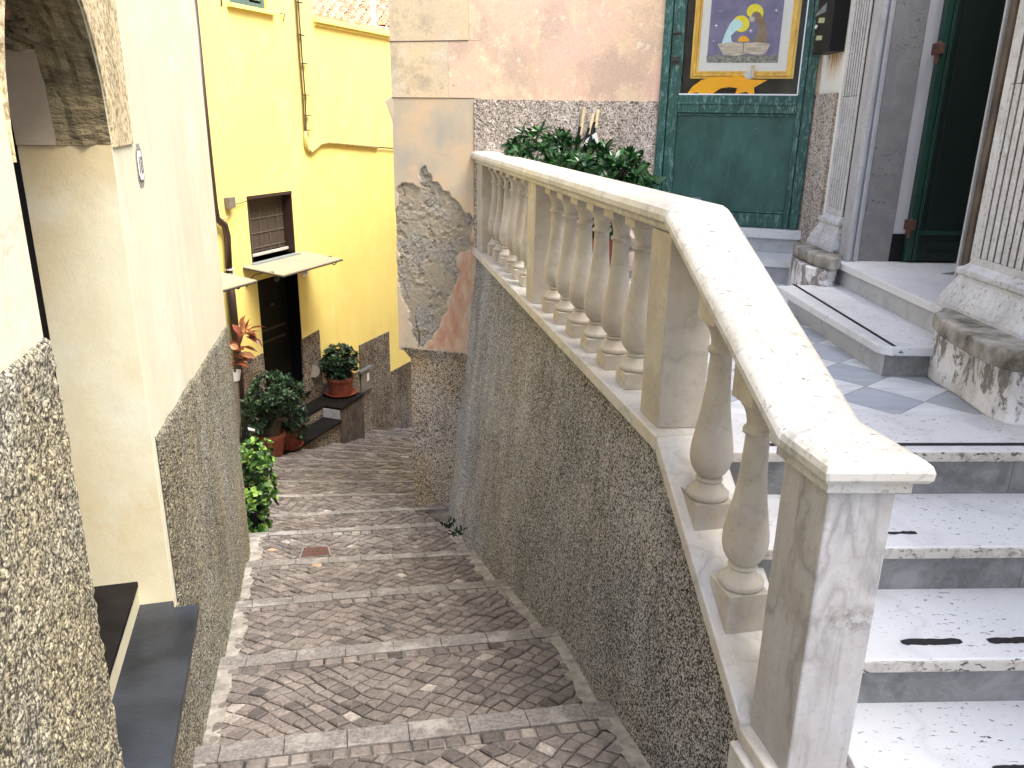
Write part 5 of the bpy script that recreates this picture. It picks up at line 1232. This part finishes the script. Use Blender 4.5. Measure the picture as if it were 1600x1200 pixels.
# downpipe
o_ = .07
pp = [wpt(299, -30, o_), wpt(326, 240, o_), wpt(335, 322, o_), wpt(339, 342, o_), wpt(351, 352, o_), wpt(355, 368, o_), wpt(358, 425, o_)]
dp = thing('downpipe', 'dark brown rainwater pipe with a double bend on the yellow house', 'downpipe', pp[-1])
obj('pipe', MB().tube(pp, .045, 12), 'brownmetal', dp, smooth=True)
obj('pipe', MB().tube([wpt(358, 426, o_), wpt(366, 500, o_), wpt(373, 575, o_), wpt(380, 690, o_)], .052, 12), 'brownmetal', dp, smooth=True)
mb = MB()
for (x, y) in ((359.0, 421), (359.6, 429)): p_ = wpt(x, y, o_); mb.lathe(p_ - V(0, 0, .012), [(.056, 0), (.060, .006), (.060, .02), (.056, .026)], 14)
obj('joint_collar', mb, 'winframe', dp)
# cable runs
def crun(pts, r_, label, mat='cable', name='cable'):
    o = iron(name, [[wpt(x, y, o2) for x, y, o2 in pts]], r_, label, mat); return o
cb = thing('conduit', 'yellowed conduit and brown cables running down the yellow wall and turning right in a loop', 'conduit', wpt(483, 235, .03))
obj('conduit_pipe', MB().tube([wpt(*p_, .03) for p_ in ((477, 205), (477.5, 224), (480, 233), (486, 237.5), (493, 232), (500, 225), (512, 222.5), (530, 224), (560, 227), (590, 230))], .028, 8), 'pipew', cb, smooth=True)
obj('cable', MB().tube([wpt(*p_, .03) for p_ in ((461.5, -10), (468, 90), (473, 150), (476, 205))], .014, 6), 'cable', cb); obj('cable', MB().tube([wpt(*p_, .035) for p_ in ((465, -10), (472, 90), (477, 150), (478.5, 205))], .011, 6), 'cable', cb)
obj('cable', MB().tube([wpt(*p_, .03) for p_ in ((512, 222), (560, 226), (590, 230), (630, 233))], .012, 6), 'cable', cb)
mb = MB()
for (x, y) in ((464, 4), (467, 55), (472, 100), (475, 149), (477, 181), (478, 204)): mb.obox(wpt(x - 1.5, y, .015), dw * .11, nw * .04, (0, 0, .014))
obj('cable_clip', mb, 'iron', cb)
jb = thing('junction_box', 'small grey-brown junction box with a loose wire left of the curtained window', 'junction box', wpt(355, 318, .03))
obj('box', MB().prism([wpt(*p_, 0) for p_ in ((349, 309), (359, 307), (360, 323), (351, 327))], nw * .09), 'signgrey', jb, bevel=.005)
obj('wire', MB().tube([wpt(*p_, .03) for p_ in ((359, 319), (368, 319), (378, 317), (385, 314))], .007, 5), 'cable', jb); obj('wire', MB().tube([wpt(*p_, .03) for p_ in ((357, 326), (358, 336), (354, 342), (349, 343))], .007, 5), 'awning', jb)
# number 10 tile
cu2, cz2 = wu(475.5, 424)
n10 = thing('house_number_tile', 'tiny pale number 10 tile under the awning right of the street door', 'house number', Wp(cu2, .01, cz2))
obj('tile', MB().prism([Wp(cu2 + a, .002, cz2 + b_) for a, b_ in ((-.075, -.05), (-.05, -.08), (.05, -.08), (.075, -.05), (.075, .05), (.05, .08), (-.05, .08), (-.075, .05))], nw * .01), 'white', n10)
obj('number', text_mb('10', Wp(cu2, .014, cz2), dw, (0, 0, 1), .12, .001), 'num', n10)
mt = thing('meter_box', 'brown-grey metal meter box door set in the roughcast beside the potted bush', 'meter box', wpt(568, 590, .02))
obj('box_door', MB().prism([wpt(*p_, .022) for p_ in ((563, 580), (577, 572.5), (578, 606), (564, 614))], nw * .015), 'signgrey', mt, bevel=.004)
obj('top_lip', MB().prism([wpt(*p_, .022) for p_ in ((560, 579.5), (577, 570), (577, 573), (560, 583))], nw * .05), 'steel', mt); obj('bottom_lip', MB().prism([wpt(*p_, .022) for p_ in ((563, 614), (578, 606), (578, 607.5), (563, 616))], nw * .04), 'iron', mt)
obj('notice', MB().prism([wpt(*p_, .040) for p_ in ((573.5, 583), (576.5, 582), (576.5, 594), (573.5, 596))], nw * .003), 'white', mt)
ob = obj('bell_plate', MB().tube([wpt(490, 580, .02), wpt(490, 580, .045)], .10, 16), 'signgrey'); tag(ob, 'round dark cover plate on the roughcast between the street door and the potted bush', 'cover plate')

# masonry bench
bn = thing('wall_bench', 'slate-topped masonry bench and ledge with an end pillar in front of the yellow house', 'bench', Wp(-2.5, .4, -4.9))
UB1 = (V(-2.496, 12.483, 0) - W0)[:2] @ dw[:2]; UB0 = (V(-2.651, 11.727, 0) - W0)[:2] @ dw[:2]
obj('ledge_slab', MB().prism([Wp(UB1, .0, -4.36), Wp(UB1, .60, -4.36), Wp(UB0, .63, -4.36), Wp(UB0, .31, -4.36), Wp(-3.0, .31, -4.36), Wp(-3.0, 0, -4.36)], (0, 0, .04)), 'slate_bk', bn, bevel=.004)
obj('bench_slab', MB().prism([Wp(UB0 - .01, .31, -4.55), Wp(UB0 - .01, .65, -4.55), Wp(-4.5, .65, -4.55), Wp(-4.5, .31, -4.55)], (0, 0, .04)), 'slate_bk', bn, bevel=.004)
obj('bench_base', MB().prism([Wp(UB0, .02, -5.8), Wp(UB0, .60, -5.8), Wp(-4.5, .60, -5.8), Wp(-4.5, .02, -5.8)], (0, 0, 1.249)), 'rc_dado', bn)
obj('ledge_base', MB().prism([Wp(UB0 - .012, .02, -4.51), Wp(UB0 - .012, .30, -4.51), Wp(-3.0, .30, -4.51), Wp(-3.0, .02, -4.51)], (0, 0, .149)), 'rc_dado', bn)
obj('pale_block', MB().prism([Wp(UB0 - .010, .305, -4.508), Wp(UB0 - .010, .61, -4.508), Wp(UB0 + .02, .61, -4.508), Wp(UB0 + .02, .305, -4.508)], (0, 0, .147)), 'riser_lt', bn)
obj('end_pillar', MB().prism([Wp(UB0 + .001, .02, -6.0), Wp(UB0 + .001, .615, -6.0), Wp(UB1 - .015, .585, -6.0), Wp(UB1 - .015, .02, -6.0)], (0, 0, 1.638)), 'brownstone', bn, bevel=.005)

# ------------------------------------------------------------------ far roofs
fr2 = thing('tiled_house', 'distant pale house with a terracotta tiled roof seen over the yellow parapet', 'house', (-4.5, 21, -7.5))
xl, xr = -7.5, -1.5; ye, yr2, ze, zr = 18.0, 22.0, 1.75, 3.12
obj('house_wall', MB().box((xl + .2, ye + .3, -7.5), (xr - .2, yr2 + 4, ze)), 'paleWall', fr2)
mb = MB(fix=False); rows = 22; nc = 30
for r in range(rows):
    y0 = ye + (yr2 - ye) * r / rows; y1 = ye + (yr2 - ye) * (r + 1.12) / rows; z0 = ze + (zr - ze) * r / rows + .035; z1 = ze + (zr - ze) * (r + 1.12) / rows
    for c in range(nc):
        x0 = xl + (xr - xl) * c / nc; pit = (xr - xl) / nc; jx = rnd.uniform(-.012, .012); jz = rnd.uniform(-.01, .012); vs = []
        for (yy, zz, k) in ((y0, z0, 1.0), (y1, z1, .86)):
            for i in range(6):
                a = pi * i / 5; vs.append((x0 + pit * .5 + jx - pit * .44 * k * cos(a), yy, zz + jz + .075 * sin(a) * k))
        mb.add(vs, [(i, i + 1, i + 7, i + 6) for i in range(5)] + [tuple(range(5, -1, -1))])
obj('roof_tiles', mb, 'rooftile', fr2)
obj('roof_deck', MB().prism([(xl, ye, ze - .12), (xr, ye, ze - .12), (xr, yr2, zr - .12), (xl, yr2, zr - .12)], (0, 0, .12)), 'cement', fr2)
obj('ridge', MB().tube([(xl, yr2, zr + .03), (xr, yr2, zr + .03)], .10, 10), 'white', fr2)
chp = aty(556, 30, 19.5); mb = MB(); mb.box((chp[0] - .10, 19.4, chp[2] - .6), (chp[0] + .12, 19.62, chp[2] + .05)); obj('chimney', mb, 'terracotta', fr2); obj('chimney_cap', MB().tube([(chp[0] - .16, 19.5, chp[2] + .09), (chp[0] + .18, 19.5, chp[2] + .09)], .07, 10), 'rooftile', fr2)
pl_ = aty(583, 20, 17.2); o = obj('white_mast', MB().tube([(pl_[0], 17.2, 0), (pl_[0], 17.2, 6)], .045, 10), 'white', base=(pl_[0], 17.2, 0)); tag(o, 'thin white mast standing before the distant tiled roof', 'mast')

# ------------------------------------------------------------------ plants
def leafblade(mb, base, dr, up, L, W_, tone, curl=.15, fold=.25):
    dr = dr / (np.linalg.norm(dr) + 1e-9); sd_ = np.cross(dr, up); sd_ /= (np.linalg.norm(sd_) + 1e-9); nn = np.cross(sd_, dr)
    pts = []
    for (k, w_) in ((0, .12), (.35, .85), (.68, 1.0), (1.0, .05)):
        c = base + dr * L * k - nn * L * curl * k * k
        pts.append((c - sd_ * W_ / 2 * w_ + nn * W_ * fold * w_ * .5, c, c + sd_ * W_ / 2 * w_ + nn * W_ * fold * w_ * .5))
    vs = [p_ for row in pts for p_ in row]; fs = []
    for i in range(3):
        fs += [(i * 3, i * 3 + 1, i * 3 + 4, i * 3 + 3), (i * 3 + 1, i * 3 + 2, i * 3 + 5, i * 3 + 4)]
    mb.add(vs, fs, tone)
def foliage(mb, c, rad, nclus, nleaf, L, W_, rng, shell=.55, spread=1.0, tone=.45, tvar=.25, stems=None, root=None, lowcut=-9):
    c = np.array(c, float); rad = np.array(rad, float)
    for _ in range(nclus):
        v = rng.normal(size=3); v /= np.linalg.norm(v); r_ = shell + (1 - shell) * rng.rand() ** .6
        r_ *= .82 + .36 * fbm(v[0] * 2.2 + 5 + c[0], v[1] * 2.2 + v[2] * 1.7 + 9, 3)
        p_ = c + v * rad * r_
        if p_[2] < lowcut: continue
        out = v * .8 + V(0, 0, .55) + rng.normal(size=3) * .25; out /= np.linalg.norm(out)
        if stems is not None: stems.append((c + (p_ - c) * .25, p_))
        ct = tone + rng.normal() * tvar * .6
        for k in range(nleaf):
            a = 2 * pi * (k * .382 + rng.rand() * .1); t1 = np.cross(out, V(.3, .2, 1)); t1 /= np.linalg.norm(t1) + 1e-9; t2_ = np.cross(out, t1)
            el = .25 + .9 * (k / nleaf) if spread else .5
            dr = out * el + (t1 * cos(a) + t2_ * sin(a)) * spread * (1.15 - .5 * k / nleaf)
            leafblade(mb, p_ + rng.normal(size=3) * L * .06, dr, out + rng.normal(size=3) * .15, L * rng.uniform(.5, 1.3), W_ * rng.uniform(.65, 1.25), float(np.clip(ct + rng.normal() * tvar, 0, 1)))
def plant(name, label, cat, base, blobs, mat, nleaf, L, W_, seed, stems_from=None, shell=.5, spread=1.0, tone=.45, trunk=None, group=None, tvar=.25):
    rng = np.random.RandomState(seed); t_ = thing(name, label, cat, base, group); mb = MB(fix=False); st = []
    for (c, rad, n) in blobs: foliage(mb, c, rad, n, nleaf, L, W_, rng, shell, spread, tone, tvar, st)
    obj('foliage', mb, mat, t_)
    sm = MB(fix=False); root = np.array(stems_from if stems_from is not None else base, float)
    for a, b_ in st[::5]:
        m_ = (root + b_) / 2 + rng.normal(size=3) * .03; sm.tube([root, m_, b_], [.010, .006, .003], 5)
    obj('stems', sm, 'bark', t_); return t_
# terrace shrubs behind the balustrade
c1_ = aty(846, 232, 5.95); c1b = aty(838, 262, 5.75); b1_ = V(c1_[0], c1_[1], -1.04)
plant('potted_shrub', 'dark glossy shrub behind the far end of the balustrade, left of the leaning broom sticks', 'shrub', b1_, [(c1_, (.235, .2, .17), 75), (c1b, (.22, .2, .16), 40), (c1_ - V(0, 0, .42), (.2, .2, .2), 26)], 'leaf_dk', 10, .075, .028, 11, stems_from=b1_ + V(0, 0, .3), tone=.42)
c2_ = aty(925, 262, 5.35); c2b = aty(968, 276, 5.15); c2c = aty(1000, 300, 5.0); b2_ = V(c2_[0] + .03, c2_[1] - .05, -1.04)
plant('potted_shrub', 'broad dark glossy shrub spilling right along the handrail toward the green door', 'shrub', b2_, [(c2_, (.24, .22, .15), 70), (c2b, (.22, .2, .14), 55), (c2c, (.12, .12, .10), 22), (c2_ - V(-.05, 0, .35), (.22, .2, .2), 34)], 'leaf_dk', 10, .078, .030, 12, stems_from=b2_ + V(0, 0, .35), tone=.42)
def pot(name, label, c, r0, r1, h, mat='terracotta', rim=True, saucer=None, group=None, cat='flower pot', n=24):
    t_ = thing(name, label, cat, c, group); th = r1 * .1
    prof = [(r0, 0), (r1 * .97, h * .82), (r1, h * .83), (r1 * 1.04, h * .84), (r1 * 1.04, h * .98), (r1 * 1.0, h), (r1 - th, h), (r1 - th, h * .88)] if rim else [(r0, 0), (r1, h), (r1 - th, h), (r1 - th, h * .9)]
    zo = .012 if saucer else 0
    obj('pot_body', MB().lathe(V(c[0], c[1], c[2] + zo), prof, n), mat, t_, smooth=False); obj('soil', MB().lathe(V(c[0], c[1], c[2] + zo + h * .80), [(r1 * .86, 0), (r1 * .86, h * .07)], n), 'soil', t_)
    if saucer: obj('saucer', MB().lathe(c, [(saucer * .8, 0), (saucer, .05), (saucer * .95, .05), (saucer * .75, .012)], n), mat, t_)
    return t_
pot('shrub_planter', 'brown pot standing on the terrace floor behind the balusters', V(b2_[0], b2_[1], -1.04), .13, .17, .32)
pot('shrub_planter', 'dark planter at the far end of the terrace behind the balusters', V(b1_[0], b1_[1], -1.04), .16, .20, .34, mat='black')
rk = aty(968, 388, 5.62); mb = MB(); mb.lathe((rk[0] + .04, 5.6, -1.04), [(.09, 0), (.12, .06), (.11, .15), (.07, .2), (.10, .22), (.12, .28), (.06, .33), (.0, .34)], 9); o = obj('garden_stone', mb, 'stone_pale', base=(rk[0] + .04, 5.6, -1.04)); tag(o, 'pale rubble stones piled on the terrace behind the balusters', 'stones')
# broom sticks and dustpan
def bwp(px, py, off): u_, z = bu2(px, py, off); return Bp(u_, off, z)
for k, (a, b_, m_, lab) in enumerate((((900, 235), (913, 168), 'black', 'leftmost of the three slim poles leaning on the roughcast behind the shrubs'), ((914, 228), (927, 178), 'black', 'shortest, middle pole leaning on the roughcast between two others'), ((924, 215), (935, 172), 'woodclip', 'pale wooden pole leaning on the roughcast above the white dustpan'))):
    t_ = thing('broom_stick', lab, 'pole', bwp(*a, .12), 'poles leaning behind the shrubs')
    A_ = bwp(*a, .10); B_ = bwp(*b_, .03); obj('handle', MB().tube([A_ - (B_ - A_) * 1.5, A_, A_ + (B_ - A_) * .55], .016, 8), 'black', t_)
    obj('grip', MB().tube([A_ + (B_ - A_) * .35 + db * .012, B_], .013, 8), 'woodclip', t_)
mb = MB(); mb.prism([bwp(*p_, .08) for p_ in ((911, 228), (918, 217), (932, 207), (937, 228))], nb * .03); o = obj('dustpan', mb, 'white', base=bwp(924, 228, .08)); tag(o, 'white dustpan sticking up behind the broad shrub', 'dustpan')

# bright green plant beside the cream house corner
gy = 6.05; gb_ = aty(398, 838, gy); gb_ = V(gb_[0], gb_[1], ZA(SA(gb_)) - .02)
plant('green_plant', 'bright leafy green plant in a dark pot at the corner of the cream house', 'plant', gb_, [(aty(394, 712, gy), (.17, .2, .13), 75), (aty(397, 765, gy), (.18, .2, .2), 110), (aty(393, 815, gy), (.16, .18, .14), 70)], 'leaf_br', 8, .05, .040, 21, stems_from=gb_ + V(0, 0, .1), tone=.52, spread=1.2, tvar=.36)
pot('plant_pot', 'dark plastic pot under the bright green plant', gb_, .08, .11, .2, mat='black', group=None)
mb = MB(fix=False); q1 = aty(420, 838, gy); mb.tube([aty(404, 850, gy), aty(418, 780, gy), aty(424, 735, gy), aty(420, 710, gy)], [.008, .007, .006, .003], 6); mb.tube([aty(421, 765, gy), aty(430, 782, gy), aty(436, 790, gy)], [.006, .012, .005], 6)
o = obj('dry_stem', mb, 'black', base=aty(404, 850, gy)); tag(o, 'dark dry stem sticking out of the bright green plant', 'stem')
# shrubs on the bench
pb1 = V(-3.30, 10.25, -4.51)
pot('terracotta_pot', 'tall terracotta pot at the near end of the slate bench', pb1, .13, .19, .36)
plant('bench_shrub', 'dense small-leaved shrub with a thick trunk in the tall terracotta pot', 'shrub', pb1 + V(0, 0, .3), [(aty(430, 612, 10.2), (.40, .36, .27), 230), (aty(402, 645, 10.1), (.26, .25, .25), 90), (aty(388, 672, 10.0), (.2, .2, .22), 50)], 'leaf_md', 9, .065, .028, 31, stems_from=pb1 + V(.05, 0, .75), tone=.5)
mb = MB(fix=False); mb.tube([pb1 + V(0, 0, .25), pb1 + V(.03, .02, .5), pb1 + V(.0, .0, .85), aty(425, 620, 10.2)], [.12, .11, .085, .05], 12); mb.tube([pb1 + V(.02, 0, .55), aty(448, 655, 10.15)], [.05, .03], 8); o = obj('shrub_trunk', mb, 'bark', base=pb1 + V(0, 0, .25)); o.parent = [x for x in bpy.data.objects if x.get('label', '').startswith('dense small-leaved')][0]; o.location = o.location - o.parent.location
o.name = 'trunk'
pb2 = V(-3.17, 10.62, -4.51)
pot('terracotta_pot', 'squat terracotta pot with a saucer on the slate bench, right of the tall pot', pb2, .12, .17, .26, saucer=.2)
plant('bench_shrub', 'smaller rounded shrub in the squat terracotta pot on the slate bench', 'shrub', pb2 + V(0, 0, .25), [(aty(455, 658, 10.6), (.24, .24, .30), 150)], 'leaf_md', 9, .06, .026, 32, tone=.5)
pb3 = atz(533, 616, -4.32)
pot('terracotta_pot', 'wide terracotta pot with a saucer on the end pillar of the bench', pb3, .17, .22, .30, saucer=.27)
plant('round_bush', 'round dark bush in the wide pot on top of the bench pillar', 'shrub', pb3 + V(0, 0, .3), [(aty(530, 566, pb3[1]), (.30, .30, .30), 420)], 'leaf_md', 9, .06, .026, 33, tone=.40, shell=.35)
# bronze-leaved plant on a post by the cream corner
ry = 9.4; rp = aty(367, 582, ry)
rng = np.random.RandomState(41); t_ = thing('bronze_plant', 'bronze-red leaved plant in a small white pot on a post behind the cream corner', 'plant', rp)
mb = MB(fix=False)
for k in range(40):
    c = aty(*((367, 562) if k < 13 else (373, 545) if k < 24 else (382, 522)), ry); a = rng.uniform(-1, 1); dr = V(rng.normal() * .9 + .35, rng.normal() * .5, rng.normal() * .45 + .25)
    leafblade(mb, c + rng.normal(size=3) * .03, dr, V(0, -.4, 1) + rng.normal(size=3) * .3, rng.uniform(.12, .25), rng.uniform(.04, .085), float(np.clip(rng.normal(.5, .3), 0, 1)), curl=.35, fold=.4)
obj('foliage', mb, 'leaf_rd', t_); obj('stem', MB().tube([rp, aty(368, 555, ry), aty(376, 535, ry), aty(381, 520, ry)], [.014, .012, .009, .006], 6), 'bark', t_)
obj('white_pot', MB().lathe(rp - V(0, 0, .10), [(.05, 0), (.075, .12), (.068, .12), (.06, .09)], 14), 'white', t_)
o = obj('grey_post', MB().tube([rp - V(0, 0, .1), aty(376, 720, ry)], .035, 8), 'signgrey', base=aty(376, 720, ry)); tag(o, 'thin grey post carrying the small white pot beside the brown downpipe', 'post')
# dark folded bits behind the bright plant
mb = MB(fix=False); rg = np.random.RandomState(9)
for k in range(16):
    a = aty(380 + rg.uniform(-6, 14), 702, 9.2); b_ = aty(376 + rg.uniform(-12, 28), 655 + rg.uniform(-12, 25), 9.2 + rg.uniform(-.1, .1)); mb.tube([a, (a + b_) / 2 + rg.normal(size=3) * .02, b_], [.008, .006, .003], 5)
t_ = thing('bare_plant', 'dark bare twiggy plant with a white tag behind the bright green plant', 'plant', aty(380, 702, 9.2)); obj('twigs', mb, 'black', t_)
obj('tag', MB().prism([aty(*p_, 9.15) for p_ in ((387, 668), (398, 671), (398, 674), (388, 672))], (0, .01, 0)), 'white', t_)

# weeds at the foot of the retaining wall
rng = np.random.RandomState(77)
for k, (px_, py_, Y_, lab) in enumerate(((716, 836, 5.35, 'tiny dark weed at the foot of the roughcast wall, nearer of two'), (703, 822, 5.9, 'tiny dark weed at the foot of the roughcast wall, farther of two'))):
    b0 = aty(px_, py_, Y_); t_ = thing('weed', lab, 'weed', b0, 'weeds by the wall foot'); mb = MB(fix=False)
    for j in range(26):
        leafblade(mb, b0 + V(rng.normal() * .03, rng.normal() * .04, 0), V(rng.normal() * .6 - .2, rng.normal() * .6, 1.0), V(0, 1, .2), rng.uniform(.03, .07), .014, float(rng.rand() * .5), curl=.4)
    obj('foliage', mb, 'leaf_md', t_)
